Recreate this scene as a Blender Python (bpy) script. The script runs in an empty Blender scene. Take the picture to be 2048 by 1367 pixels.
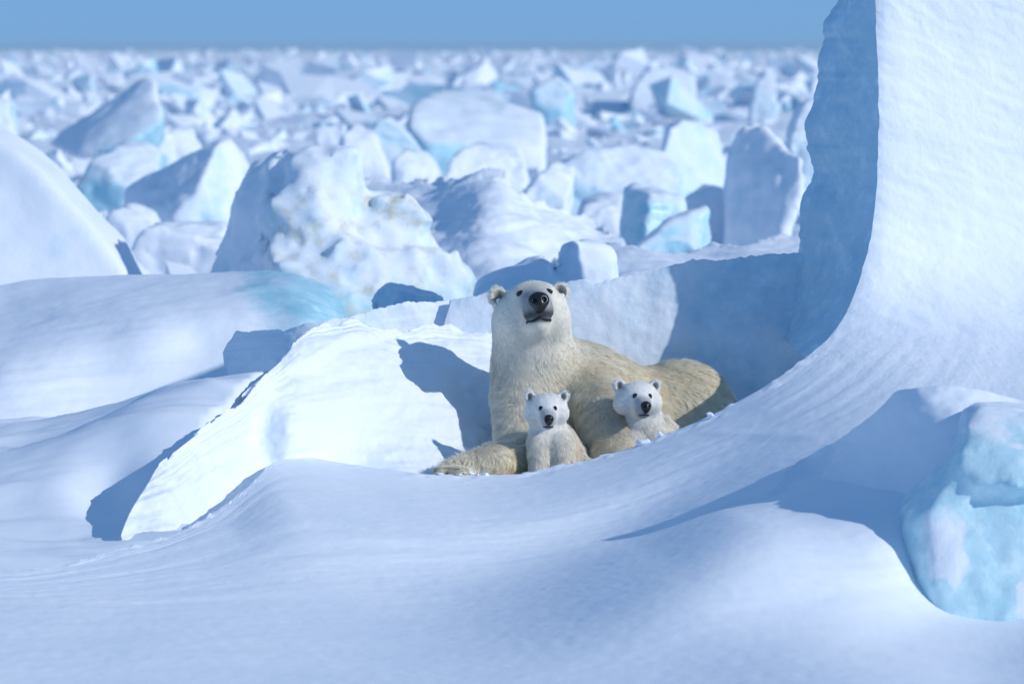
import bpy, bmesh, math, random
import numpy as np
from mathutils import Vector, Matrix

# ------------------------------------------------------------------ camera
scene = bpy.context.scene
COL = scene.collection
FPX = 8400.0            # focal length in pixels of the 2048 px wide photograph
CAMZ = 2.0
HORIZON = 100.0

cam_data = bpy.data.cameras.new('camera')
cam = bpy.data.objects.new('camera', cam_data)
COL.objects.link(cam)
cam.location = (0, 0, CAMZ)
cam.rotation_euler = (math.pi / 2, 0, 0)
cam_data.sensor_width = 36.0
cam_data.lens = FPX / 2048 * 36.0
cam_data.shift_y = -(683.5 - HORIZON) / 2048.0
cam_data.clip_start = 0.5
cam_data.clip_end = 30000
cam_data.dof.use_dof = True
cam_data.dof.focus_distance = 19.7
cam_data.dof.aperture_fstop = 3.5
cam_data.dof.aperture_blades = 8
scene.camera = cam

# ------------------------------------------------------------------ light
SUN_EL, SUN_AZ = math.radians(27), math.radians(116)     # azimuth from +Y (view direction) to +X (right)
TO_SUN = Vector((math.sin(SUN_AZ) * math.cos(SUN_EL), math.cos(SUN_AZ) * math.cos(SUN_EL), math.sin(SUN_EL)))
world = bpy.data.worlds.new('World')
scene.world = world
world.use_nodes = True
wn = world.node_tree
sky = wn.nodes.new('ShaderNodeTexSky')
sky.sky_type = 'NISHITA'
sky.sun_disc = False
sky.sun_elevation = SUN_EL
sky.sun_rotation = SUN_AZ
sky.altitude = 0
sky.air_density = 0.4
sky.dust_density = 0.0
sky.ozone_density = 4.0
gam = wn.nodes.new('ShaderNodeGamma')
gam.inputs[1].default_value = 0.22
tint = wn.nodes.new('ShaderNodeMix')
tint.data_type = 'RGBA'
tint.blend_type = 'MULTIPLY'
tint.inputs[0].default_value = 1.0
tint.inputs[7].default_value = (0.99, 1.90, 3.20, 1)      # the blue cast of the film stock, even over the whole sky
wn.links.new(sky.outputs[0], gam.inputs[0])
wn.links.new(gam.outputs[0], tint.inputs[6])
wn.links.new(tint.outputs[2], wn.nodes['Background'].inputs[0])
wn.nodes['Background'].inputs[1].default_value = 0.14

sun_data = bpy.data.lights.new('sun', 'SUN')
sun_data.energy = 2.7
sun_data.angle = math.radians(0.53)
sun_data.color = (1.0, 0.975, 0.94)
sun = bpy.data.objects.new('sun', sun_data)
COL.objects.link(sun)
sun.location = (30, -20, 30)
sun.rotation_euler = TO_SUN.to_track_quat('Z', 'Y').to_euler()

scene.view_settings.view_transform = 'Standard'
scene.view_settings.look = 'None'
scene.view_settings.exposure = 0.0
scene.view_settings.gamma = 1.0
scene.view_settings.use_curve_mapping = False
scene.render.engine = 'CYCLES'
scene.cycles.use_denoising = True
scene.cycles.max_bounces = 6
scene.cycles.diffuse_bounces = 4
scene.cycles.caustics_reflective = False
scene.cycles.caustics_refractive = False

# ------------------------------------------------------------------ helpers
rng = np.random.default_rng(7)
random.seed(7)


def P(px, py, Y):
    """a point seen at photo pixel (px, py) that stands Y metres away"""
    return np.array([(px - 1024.0) * Y / FPX, Y, CAMZ - (py - HORIZON) * Y / FPX])


def Yof(py, z):
    """distance of a point of height z seen at photo row py"""
    return FPX * (CAMZ - z) / (py - HORIZON)


def sstep(a, b, x):
    t = np.clip((np.asarray(x, float) - a) / (b - a), 0, 1)
    return t * t * (3 - 2 * t)


def vnoise(p, seed=0):
    p = np.asarray(p, float)
    i = np.floor(p).astype(np.int64)
    f = p - i
    f = f * f * f * (f * (f * 6 - 15) + 10)

    def h(ix, iy, iz):
        n = (ix * 73856093) ^ (iy * 19349663) ^ (iz * 83492791) ^ (seed * 2654435761 & 0x7fffffff)
        n = (n ^ (n >> 13)) * 1274126177 & 0x7fffffff
        n = (n ^ (n >> 16)) * 668265263 & 0x7fffffff
        return ((n ^ (n >> 15)) & 0xffff) / 32767.5 - 1.0
    x, y, z = i[..., 0], i[..., 1], i[..., 2]
    fx, fy, fz = f[..., 0], f[..., 1], f[..., 2]
    c00 = h(x, y, z) * (1 - fx) + h(x + 1, y, z) * fx
    c10 = h(x, y + 1, z) * (1 - fx) + h(x + 1, y + 1, z) * fx
    c01 = h(x, y, z + 1) * (1 - fx) + h(x + 1, y, z + 1) * fx
    c11 = h(x, y + 1, z + 1) * (1 - fx) + h(x + 1, y + 1, z + 1) * fx
    return (c00 * (1 - fy) + c10 * fy) * (1 - fz) + (c01 * (1 - fy) + c11 * fy) * fz


def fbm(p, octaves=4, seed=0, gain=0.5):
    p = np.asarray(p, float)
    out = np.zeros(p.shape[:-1])
    a = 1.0
    for o in range(octaves):
        out += a * vnoise(p * (2.03 ** o) + 17.3 * o, seed + o)
        a *= gain
    return out


def mesh_object(name, verts, faces, material, parent=None, attrs=None, smooth=True, origin=None):
    verts = np.asarray(verts, float)
    if origin is not None:
        verts = verts - np.asarray(origin)
    me = bpy.data.meshes.new(name)
    if isinstance(faces, np.ndarray):
        nf, k = faces.shape
        me.vertices.add(len(verts))
        me.vertices.foreach_set('co', verts.astype(np.float32).ravel())
        me.loops.add(nf * k)
        me.loops.foreach_set('vertex_index', faces.astype(np.int32).ravel())
        me.polygons.add(nf)
        me.polygons.foreach_set('loop_start', (np.arange(nf) * k).astype(np.int32))
        me.update(calc_edges=True)
        me.validate()
    else:
        me.from_pydata([tuple(v) for v in verts], [], faces)
        me.update()
    me.polygons.foreach_set('use_smooth', np.full(len(me.polygons), bool(smooth)))
    for an, av in (attrs or {}).items():
        av = np.asarray(av, np.float32)
        if av.ndim == 1:
            a = me.attributes.new(an, 'FLOAT', 'POINT')
            a.data.foreach_set('value', av)
        else:
            a = me.attributes.new(an, 'FLOAT_COLOR', 'POINT')
            a.data.foreach_set('color', np.hstack([av, np.ones((len(av), 1), np.float32)]).ravel())
    me.materials.append(material)
    ob = bpy.data.objects.new(name, me)
    COL.objects.link(ob)
    if origin is not None and parent is None:
        ob.location = tuple(origin)
    if parent is not None:
        ob.parent = parent
    return ob


def tag(o, label=None, cat=None, group=None, kind=None):
    if label: o['label'] = label
    if cat: o['category'] = cat
    if group: o['group'] = group
    if kind: o['kind'] = kind
    return o


def empty(name, loc):
    o = bpy.data.objects.new(name, None)
    COL.objects.link(o)
    o.location = tuple(loc)
    o.empty_display_size = 0.1
    return o


# ------------------------------------------------------------------ materials
def nodes_of(name):
    m = bpy.data.materials.new(name)
    m.use_nodes = True
    nt = m.node_tree
    return m, nt, nt.nodes['Principled BSDF']


def mixrgb(nt, fac, a, b, blend='MIX'):
    n = nt.nodes.new('ShaderNodeMix')
    n.data_type = 'RGBA'
    n.blend_type = blend
    for sock, v in ((n.inputs[0], fac), (n.inputs[6], a), (n.inputs[7], b)):
        if hasattr(v, 'links') or isinstance(v, bpy.types.NodeSocket):
            nt.links.new(v, sock)
        elif isinstance(v, (int, float)):
            sock.default_value = v
        else:
            sock.default_value = (*v, 1)
    return n.outputs[2]


def math_node(nt, op, a, b=0.0, clamp=False):
    n = nt.nodes.new('ShaderNodeMath')
    n.operation = op
    n.use_clamp = clamp
    for sock, v in ((n.inputs[0], a), (n.inputs[1], b)):
        if isinstance(v, bpy.types.NodeSocket):
            nt.links.new(v, sock)
        else:
            sock.default_value = v
    return n.outputs[0]


def noise_node(nt, coord, scale, detail=4, rough=0.55, lo=None, hi=None):
    n = nt.nodes.new('ShaderNodeTexNoise')
    n.inputs['Scale'].default_value = scale
    n.inputs['Detail'].default_value = detail
    n.inputs['Roughness'].default_value = rough
    nt.links.new(coord, n.inputs['Vector'])
    if lo is None:
        return n.outputs['Fac']
    r = nt.nodes.new('ShaderNodeMapRange')
    r.inputs[1].default_value = lo
    r.inputs[2].default_value = hi
    nt.links.new(n.outputs['Fac'], r.inputs[0])
    return r.outputs[0]


def attr_node(nt, name):
    n = nt.nodes.new('ShaderNodeAttribute')
    n.attribute_name = name
    return n


SNOW = (0.83, 0.88, 0.95)
ICE = (0.50, 0.77, 0.87)


def snow_material(name, snow=SNOW, ice=ICE, fine=1.0, bump=1.0, snow_on_top=False, ice_bias=0.0, deep=(0.31, 0.61, 0.74)):
    m, nt, b = nodes_of(name)
    geo = nt.nodes.new('ShaderNodeNewGeometry')
    pos = geo.outputs['Position']
    big = noise_node(nt, pos, 2.2 * fine, 5, 0.6, 0.30, 0.72)
    col = mixrgb(nt, big, tuple(c * f for c, f in zip(snow, (0.95, 0.97, 0.99))), tuple(min(c * 1.03, 0.96) for c in snow))
    fac = attr_node(nt, 'ice').outputs['Fac']
    if ice_bias:
        fac = math_node(nt, 'ADD', fac, ice_bias)
    pat = noise_node(nt, pos, 3.0 * fine, 6, 0.65, 0.34, 0.66)
    # bare ice breaks through the snow cover in patches
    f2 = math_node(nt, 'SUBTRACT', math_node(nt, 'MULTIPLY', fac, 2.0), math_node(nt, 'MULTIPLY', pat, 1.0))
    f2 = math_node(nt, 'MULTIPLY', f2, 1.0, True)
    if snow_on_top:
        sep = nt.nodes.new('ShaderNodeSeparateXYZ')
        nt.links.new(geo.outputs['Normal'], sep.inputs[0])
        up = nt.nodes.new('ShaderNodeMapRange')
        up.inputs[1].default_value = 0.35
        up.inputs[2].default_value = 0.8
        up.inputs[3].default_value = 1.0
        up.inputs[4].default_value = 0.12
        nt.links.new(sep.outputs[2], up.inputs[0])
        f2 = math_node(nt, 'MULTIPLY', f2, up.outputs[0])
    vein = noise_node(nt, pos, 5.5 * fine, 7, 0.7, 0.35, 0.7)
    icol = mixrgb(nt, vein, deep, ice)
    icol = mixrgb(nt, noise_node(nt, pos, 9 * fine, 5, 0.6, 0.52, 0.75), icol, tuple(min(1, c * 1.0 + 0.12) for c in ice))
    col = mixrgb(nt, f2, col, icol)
    dirt = attr_node(nt, 'dirt').outputs['Fac']
    dn = noise_node(nt, pos, 6.0, 6, 0.65, 0.50, 0.70)
    col = mixrgb(nt, math_node(nt, 'MULTIPLY', dirt, dn), col, (0.60, 0.60, 0.47))
    nt.links.new(col, b.inputs['Base Color'])
    r = nt.nodes.new('ShaderNodeMapRange')
    r.inputs[3].default_value = 0.72
    r.inputs[4].default_value = 0.30
    nt.links.new(f2, r.inputs[0])
    nt.links.new(r.outputs[0], b.inputs['Roughness'])
    b.inputs['Specular IOR Level'].default_value = 0.25
    n1 = noise_node(nt, pos, 55 * fine, 5, 0.7)
    n2 = noise_node(nt, pos, 14 * fine, 4, 0.6)
    h = math_node(nt, 'ADD', math_node(nt, 'MULTIPLY', n1, 0.35), n2)
    bp = nt.nodes.new('ShaderNodeBump')
    bp.inputs['Strength'].default_value = 0.16 * bump
    bp.inputs['Distance'].default_value = 0.012 / fine
    nt.links.new(h, bp.inputs['Height'])
    nt.links.new(bp.outputs[0], b.inputs['Normal'])
    return m


M_SNOW = snow_material('snow')
M_FACE = snow_material('snow_crust', bump=1.8)
M_BLOCK = snow_material('snow_covered_ice', fine=0.7, bump=1.6, snow_on_top=True)
M_FAR = snow_material('distant_ice', fine=0.25, bump=1.0, snow_on_top=True)
M_FLOE = snow_material('floe_snow_and_ice', fine=0.8, bump=1.2)
M_SLAB = snow_material('slab_ice', ice=(0.54, 0.75, 0.88), deep=(0.42, 0.65, 0.81), bump=2.2)


def plain(name, color, rough=0.5, spec=0.4, attr=None):
    m, nt, b = nodes_of(name)
    geo = nt.nodes.new('ShaderNodeNewGeometry')
    n = noise_node(nt, geo.outputs['Position'], 60, 4, 0.6, 0.3, 0.7)
    if attr:
        a = attr_node(nt, attr).outputs['Color']
        c = mixrgb(nt, n, a, (0.93, 0.93, 0.93), 'MULTIPLY')
    else:
        c = mixrgb(nt, n, tuple(x * 0.8 for x in color), tuple(min(1, x * 1.15) for x in color))
    nt.links.new(c, b.inputs['Base Color'])
    b.inputs['Roughness'].default_value = rough
    b.inputs['Specular IOR Level'].default_value = spec
    return m


M_COAT = plain('bear_coat', (0.7, 0.62, 0.5), 0.8, 0.1, 'coat')
M_FUR = plain('bear_fur', (0.7, 0.62, 0.5), 0.65, 0.15, 'coat')
M_NOSE = plain('wet_black_nose', (0.012, 0.011, 0.012), 0.32, 0.5)
M_LIP = plain('black_lip_skin', (0.02, 0.02, 0.024), 0.5, 0.3)
M_EYE = plain('dark_eye', (0.012, 0.008, 0.006), 0.08, 0.6)
M_CLAW = plain('dark_claw', (0.05, 0.045, 0.04), 0.4, 0.4)
M_TAG = plain('white_plastic_tag', (0.80, 0.80, 0.78), 0.4, 0.5)


# ------------------------------------------------------------------ lofted relief surfaces
def catmull(pts, n):
    """resample a polyline to n points, smooth, even along its length"""
    pts = np.asarray(pts, float)
    d = np.r_[0, np.cumsum(np.linalg.norm(np.diff(pts[:, :2], axis=0), axis=1))]
    t = d / d[-1]
    q = np.linspace(0, 1, n)
    k = np.clip(np.searchsorted(t, q, side='right') - 1, 0, len(t) - 2)
    m = np.zeros_like(pts)
    m[1:-1] = (pts[2:] - pts[:-2]) / (t[2:] - t[:-2])[:, None]
    m[0] = (pts[1] - pts[0]) / (t[1] - t[0])
    m[-1] = (pts[-1] - pts[-2]) / (t[-1] - t[-2])
    h = (t[k + 1] - t[k])[:, None]
    s = ((q - t[k])[:, None]) / h
    return ((2 * s ** 3 - 3 * s ** 2 + 1) * pts[k] + (s ** 3 - 2 * s ** 2 + s) * h * m[k]
            + (-2 * s ** 3 + 3 * s ** 2) * pts[k + 1] + (s ** 3 - s ** 2) * h * m[k + 1])


def tps(ctrl, q, lam=1e-4):
    """thin plate spline of values at 2D points"""
    c = np.asarray(ctrl, float)
    xy, v = c[:, :2] / 1000.0, c[:, 2]
    n = len(xy)

    def U(r2):
        return np.where(r2 > 1e-12, r2 * np.log(np.maximum(r2, 1e-12)), 0.0)
    K = U(((xy[:, None] - xy[None]) ** 2).sum(-1)) + lam * np.eye(n)
    A = np.zeros((n + 3, n + 3))
    A[:n, :n] = K
    A[:n, n] = 1
    A[:n, n + 1:] = xy
    A[n, :n] = 1
    A[n + 1:, :n] = xy.T
    w = np.linalg.solve(A, np.r_[v, 0, 0, 0])
    q = np.asarray(q, float) / 1000.0
    out = np.empty(len(q))
    for s in range(0, len(q), 20000):
        b = q[s:s + 20000]
        out[s:s + 20000] = U(((b[:, None] - xy[None]) ** 2).sum(-1)) @ w[:n] + w[n] + b @ w[n + 1:]
    return out


def ctrl_disp(ctrl):
    """control points (px, py, height or ('Y', distance)) -> disparity"""
    out = []
    for px, py, v in ctrl:
        Y = v[1] if isinstance(v, tuple) else Yof(py, v)
        out.append((px, py, 1000.0 / Y))
    return out


def relief_grid(rows, ctrl, nu, nv, lam=1e-4, smooth=0):
    R = np.stack([catmull(r, nu) for r in rows])                       # rows x nu x 2
    tt = np.linspace(0, 1, len(rows))
    q = np.linspace(0, 1, nv)
    k = np.clip(np.searchsorted(tt, q, side='right') - 1, 0, len(tt) - 2)
    m = np.gradient(R, tt, axis=0)
    h = (tt[k + 1] - tt[k])[:, None, None]
    s = (q - tt[k])[:, None, None] / h
    G = ((2 * s ** 3 - 3 * s ** 2 + 1) * R[k] + (s ** 3 - 2 * s ** 2 + s) * h * m[k]
         + (-2 * s ** 3 + 3 * s ** 2) * R[k + 1] + (s ** 3 - s ** 2) * h * m[k + 1])
    flat = G.reshape(-1, 2)
    D = tps(ctrl_disp(ctrl), flat, lam).reshape(nv, nu)
    for _ in range(smooth):
        E = np.pad(D, ((0, 0), (1, 1)), 'edge')
        D[:, 1:-1] = (0.25 * E[:, :-2] + 0.5 * E[:, 1:-1] + 0.25 * E[:, 2:])[:, 1:-1]
    Y = 1000.0 / D.ravel()
    V = np.stack([(flat[:, 0] - 1024) * Y / FPX, Y, CAMZ - (flat[:, 1] - HORIZON) * Y / FPX], -1)
    return V.reshape(nv, nu, 3), G


def grid_faces(nv, nu, off=0):
    i = np.arange(nv - 1)[:, None] * nu + np.arange(nu - 1)[None]
    return (np.stack([i, i + 1, i + nu + 1, i + nu], -1).reshape(-1, 4) + off)


def grid_normals(V):
    du = np.gradient(V, axis=1)
    dv = np.gradient(V, axis=0)
    n = np.cross(du, dv)
    return n / np.maximum(np.linalg.norm(n, axis=-1, keepdims=True), 1e-9)


def close_solid(V, thick, drop=0.03, lip=0.03, shrink=0.0):
    """turn a front sheet (rows bottom to top) into a solid: its rim rolls back, away from the viewer"""
    nv, nu, _ = V.shape
    loop = ([(0, j) for j in range(nu)] + [(i, nu - 1) for i in range(1, nv)]
            + [(nv - 1, j) for j in range(nu - 2, -1, -1)] + [(i, 0) for i in range(nv - 2, 0, -1)])
    idx = np.array([a * nu + b for a, b in loop])
    pts = V.reshape(-1, 3)
    verts = [pts]
    faces = [grid_faces(nv, nu)]
    cen = pts.mean(0)
    prev = idx
    base = len(pts)
    L = len(idx)
    for k, (dy, dz, sh) in enumerate(((lip * 0.6, drop * 0.25, 0.004), (lip * 1.6, drop, 0.015), (thick * 0.5, drop * 2 + thick * 0.10, 0.06), (thick, drop * 2 + thick * 0.35, 0.15 + shrink))):
        q = pts[idx].copy()
        q += (cen - q) * np.array([sh, 0, sh * 0.6])
        q[:, 1] += dy
        q[:, 2] -= dz
        cur = np.arange(L) + base
        verts.append(q)
        nx = np.roll(np.arange(L), -1)
        faces.append(np.stack([prev, cur, cur[nx], prev[nx]], -1))
        prev = cur
        base += L
    verts.append(verts[-1].mean(0)[None])
    c = base
    tri = np.stack([prev, np.full(L, c), np.roll(prev, -1), np.roll(prev, -1)], -1)
    return np.concatenate(verts), np.concatenate(faces), tri[:, :3]


def relief_solid(name, rows, ctrl, nu, nv, thick, mat, noise=(0.012, 6.0), ice=None, dirt=None, streak=0.0, seed=1, parent=None, lip=0.03, lam=1e-4, ragged=0.0, carve=None, smooth=0):
    rows = [np.array(r, float) for r in rows]
    V, G = relief_grid(rows, ctrl, nu, nv, lam, smooth)
    N = grid_normals(V)
    amp, fr = noise
    d = amp * fbm(V * fr, 5, seed)
    if streak:
        uu, vv = np.meshgrid(np.linspace(0, 1, nu), np.linspace(0, 1, nv))
        d = d + streak * fbm(np.stack([uu * 5, vv * 26 + 1.2 * uu, uu * 0], -1), 4, seed + 3)
    if carve is not None:
        d = d + carve(G[..., 0], G[..., 1])
    V = V + N * d[..., None]
    if ragged:
        e = sstep(0.90, 1.0, np.linspace(0, 1, nv))[:, None]
        V[..., 2] += e * ragged * fbm(V * np.array([9.0, 9.0, 0.01]), 5, seed + 9, 0.6)
    verts, fq, ft = close_solid(V, thick, lip=lip)
    at = {}
    gp = G.reshape(-1, 2)
    n_extra = len(verts) - len(gp)
    for an, fn in (('ice', ice), ('dirt', dirt)):
        if fn is not None:
            a = fn(gp[:, 0], gp[:, 1])
            # the rim takes the value of the front edge it continues
            full = np.full(len(verts), float(np.mean(a)))
            full[:len(gp)] = a
            nvv, nuu = V.shape[:2]
            loop = np.array([j for j in range(nuu)] + [i * nuu + nuu - 1 for i in range(1, nvv)] + [(nvv - 1) * nuu + j for j in range(nuu - 2, -1, -1)] + [i * nuu for i in range(nvv - 2, 0, -1)])
            for k in range(4):
                s = len(gp) + k * len(loop)
                full[s:s + len(loop)] = a[loop]
            at[an] = full
        else:
            at[an] = np.zeros(len(verts))
    faces = [tuple(f) for f in fq] + [tuple(f) for f in ft]
    origin = None
    if parent is None:
        mn, mx = V.reshape(-1, 3).min(0), V.reshape(-1, 3).max(0)
        origin = ((mn[0] + mx[0]) / 2, (mn[1] + mx[1]) / 2, mn[2])
    return mesh_object(name, verts, faces, mat, parent, at, origin=origin)


# ------------------------------------------------------------------ implicit shapes
def surface_nets(F, origin, h):
    nx, ny, nz = F.shape
    ins = F < 0
    c = [ins[i:nx - 1 + i, j:ny - 1 + j, k:nz - 1 + k] for i in (0, 1) for j in (0, 1) for k in (0, 1)]
    cnt = sum(x.astype(np.int8) for x in c)
    act = (cnt > 0) & (cnt < 8)
    cells = np.argwhere(act)
    vid = np.full(act.shape, -1, np.int64)
    vid[act] = np.arange(len(cells))
    acc = np.zeros((len(cells), 3))
    num = np.zeros(len(cells))
    cor = [(i, j, k) for i in (0, 1) for j in (0, 1) for k in (0, 1)]
    fv = {o: F[cells[:, 0] + o[0], cells[:, 1] + o[1], cells[:, 2] + o[2]].astype(float) for o in cor}
    for a in cor:
        for ax in range(3):
            if a[ax] == 0:
                b = tuple(1 if q == ax else a[q] for q in range(3))
                fa, fb = fv[a], fv[b]
                x = (fa < 0) != (fb < 0)
                t = np.where(x, fa / np.where(x, fa - fb, 1), 0)
                p = np.tile(np.array(a, float), (len(cells), 1))
                p[:, ax] = t
                acc[x] += p[x]
                num[x] += 1
    verts = (cells + acc / num[:, None]) * h + np.asarray(origin)
    faces = []
    for ax in range(3):
        o1, o2 = [q for q in range(3) if q != ax]
        sl0 = [slice(1, -1)] * 3
        sl0[ax] = slice(0, -1)
        sl1 = [slice(1, -1)] * 3
        sl1[ax] = slice(1, None)
        a, b = ins[tuple(sl0)], ins[tuple(sl1)]
        for flip, mask in ((False, a & ~b), (True, ~a & b)):
            e = np.argwhere(mask)
            if not len(e):
                continue
            e = e + np.array([0 if q == ax else 1 for q in range(3)])
            d1 = np.zeros(3, int)
            d1[o1] = 1
            d2 = np.zeros(3, int)
            d2[o2] = 1
            q = [e, e - d1, e - d1 - d2, e - d2]
            ids = np.stack([vid[p[:, 0], p[:, 1], p[:, 2]] for p in q], -1)
            pos = (ax != 1)
            if flip == pos:
                ids = ids[:, ::-1]
            faces.append(ids)
    return verts, np.concatenate(faces)


def smin(a, b, k):
    if k <= 0:
        return np.minimum(a, b)
    h = np.maximum(k - np.abs(a - b), 0) / k
    return np.minimum(a, b) - h * h * k * 0.25


class Sdf:
    def __init__(self):
        self.ops = []

    def cone(self, a, b, ra, rb, k=0.05):
        self.ops.append(('cone', np.array(a, float), np.array(b, float), ra, rb, k))

    def ell(self, c, r, k=0.05, basis=None, cut=False):
        self.ops.append(('ell', np.array(c, float), np.array(r, float), None if basis is None else np.array(basis, float), cut, k))

    def __call__(self, p):
        d = None
        for op in self.ops:
            if op[0] == 'cone':
                _, a, b, ra, rb, k = op
                ab = b - a
                t = np.clip(((p - a) @ ab) / (ab @ ab), 0, 1)
                q = p - a - t[..., None] * ab
                v = np.sqrt((q * q).sum(-1)) - (ra + (rb - ra) * t)
                cut = False
            else:
                _, c, r, B, cut, k = op
                q = p - c
                if B is not None:
                    q = q @ B.T
                k0 = np.sqrt(((q / r) ** 2).sum(-1))
                k1 = np.sqrt(((q / (r * r)) ** 2).sum(-1))
                v = k0 * (k0 - 1) / np.maximum(k1, 1e-6)
            if d is None:
                d = v
            elif cut:
                d = -smin(-d, v, k)
            else:
                d = smin(d, v, k)
        return d

    def mesh(self, lo, hi, h, disp=None):
        lo, hi = np.array(lo, float), np.array(hi, float)
        n = np.ceil((hi - lo) / h).astype(int) + 1
        gx = [lo[i] + h * np.arange(n[i]) for i in range(3)]
        K = 14
        F = np.ones(tuple(n), np.float32)
        bl = [np.arange(0, n[i], K) for i in range(3)]
        for ix in bl[0]:
            for iy in bl[1]:
                c = np.stack([np.full(len(bl[2]), lo[0] + h * (ix + K / 2)), np.full(len(bl[2]), lo[1] + h * (iy + K / 2)), lo[2] + h * (bl[2] + K / 2)], -1)
                dc = self(c)
                for iz, d0 in zip(bl[2], dc):
                    sl = (slice(ix, ix + K), slice(iy, iy + K), slice(iz, iz + K))
                    if abs(d0) > h * K * 1.25 + 0.03:
                        F[sl] = d0
                        continue
                    p = np.stack(np.meshgrid(gx[0][sl[0]], gx[1][sl[1]], gx[2][sl[2]], indexing='ij'), -1).astype(np.float32)
                    f = self(p)
                    if disp is not None:
                        f = f + disp(p)
                    F[sl] = f
        return surface_nets(F, lo, h)

    def project(self, p, it=6, off=0.0):
        p = np.atleast_2d(np.array(p, float))
        for _ in range(it):
            g, d = self.grad(p)
            p = p - g * (d - off)[:, None]
        return p

    def grad(self, p, e=1e-3):
        p = np.atleast_2d(np.array(p, float))
        d = self(p)
        g = np.stack([self(p + e * np.eye(3)[i]) - d for i in range(3)], -1) / e
        return g / np.maximum(np.linalg.norm(g, axis=-1, keepdims=True), 1e-6), d


def hull_planes(pts):
    bm = bmesh.new()
    for p in pts:
        bm.verts.new(tuple(p))
    bmesh.ops.convex_hull(bm, input=bm.verts)
    bm.normal_update()
    cen = np.mean(pts, 0)
    pl = []
    for f in bm.faces:
        n = np.array(f.normal)
        if np.linalg.norm(n) < 0.5:
            continue
        d = n @ np.array(f.verts[0].co)
        if n @ cen - d > 0:
            n, d = -n, -d
        if not any(n @ q[0] > 0.9995 and abs(d - q[1]) < 1e-3 for q in pl):
            pl.append((n, d))
    bm.free()
    return pl


def ice_mesh(hulls, h, rnd=0.04, amp=0.03, freq=3.0, seed=0, join=0.08, zmin=-0.3, crag=0.0):
    """solid made of convex lumps with worn edges and an uneven surface"""
    allp = np.concatenate([np.array(q) for q in hulls])
    lo, hi = allp.min(0) - 3 * h - amp * 2, allp.max(0) + 3 * h + amp * 2
    lo[2] = max(lo[2], zmin)
    n = np.ceil((hi - lo) / h).astype(int) + 1
    g = np.stack(np.meshgrid(*[lo[i] + h * np.arange(n[i]) for i in range(3)], indexing='ij'), -1)
    d = None
    for q in hulls:
        v = None
        for nn, dd in hull_planes(np.array(q)):
            e = g @ nn - dd
            v = e if v is None else -smin(-v, -e, rnd)
        d = v if d is None else smin(d, v, join)
    near = np.abs(d) < amp * 2 + crag * 2 + 3 * h
    p = g[near]
    w = amp * fbm(p * freq, 5, seed, 0.55)
    if crag:
        w = w + crag * (np.abs(fbm(p * freq * 1.7, 4, seed + 40, 0.5)) - 0.3)
    d[near] += w
    d[:, :, 0] = np.maximum(d[:, :, 0], h * 0.5)
    return surface_nets(d, lo, h)


def ice_thing(name, label, hulls, h, ice=0.0, dirt=0.0, mat=None, group=None, parent=None, cat='ice block', icefn=None, dirtfn=None, **kw):
    v, f = ice_mesh(hulls, h, **kw)
    at = {'ice': np.full(len(v), float(ice)) if icefn is None else icefn(v), 'dirt': np.full(len(v), float(dirt)) if dirtfn is None else dirtfn(v)}
    mn, mx = v.min(0), v.max(0)
    org = ((mn[0] + mx[0]) / 2, (mn[1] + mx[1]) / 2, mn[2]) if parent is None else tuple(parent.location)
    o = mesh_object(name, v, f, mat or M_BLOCK, parent, at, origin=org)
    if parent is None:
        tag(o, label, cat, group)
    return o


def prism(front, Y, thick, back=0.92, lean=0.0, down=None):
    """points of a lump: an outline at distance Y (with offsets) and its smaller back"""
    pts = []
    zs = []
    for q in front:
        px, py = q[0], q[1]
        dy = q[2] if len(q) > 2 else 0.0
        pts.append(P(px, py, Y + dy))
    pts = np.array(pts)
    c = pts.mean(0)
    b = (pts - c) * back + c
    b[:, 1] = pts[:, 1] + thick
    b[:, 2] += lean
    out = np.concatenate([pts, b])
    if down is not None:
        lowp = pts[np.argsort(pts[:, 2])[:3]].copy()
        lowp[:, 2] = down
        lowb = lowp.copy()
        lowb[:, 1] += thick
        out = np.concatenate([out, lowp, lowb])
    return out



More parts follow.
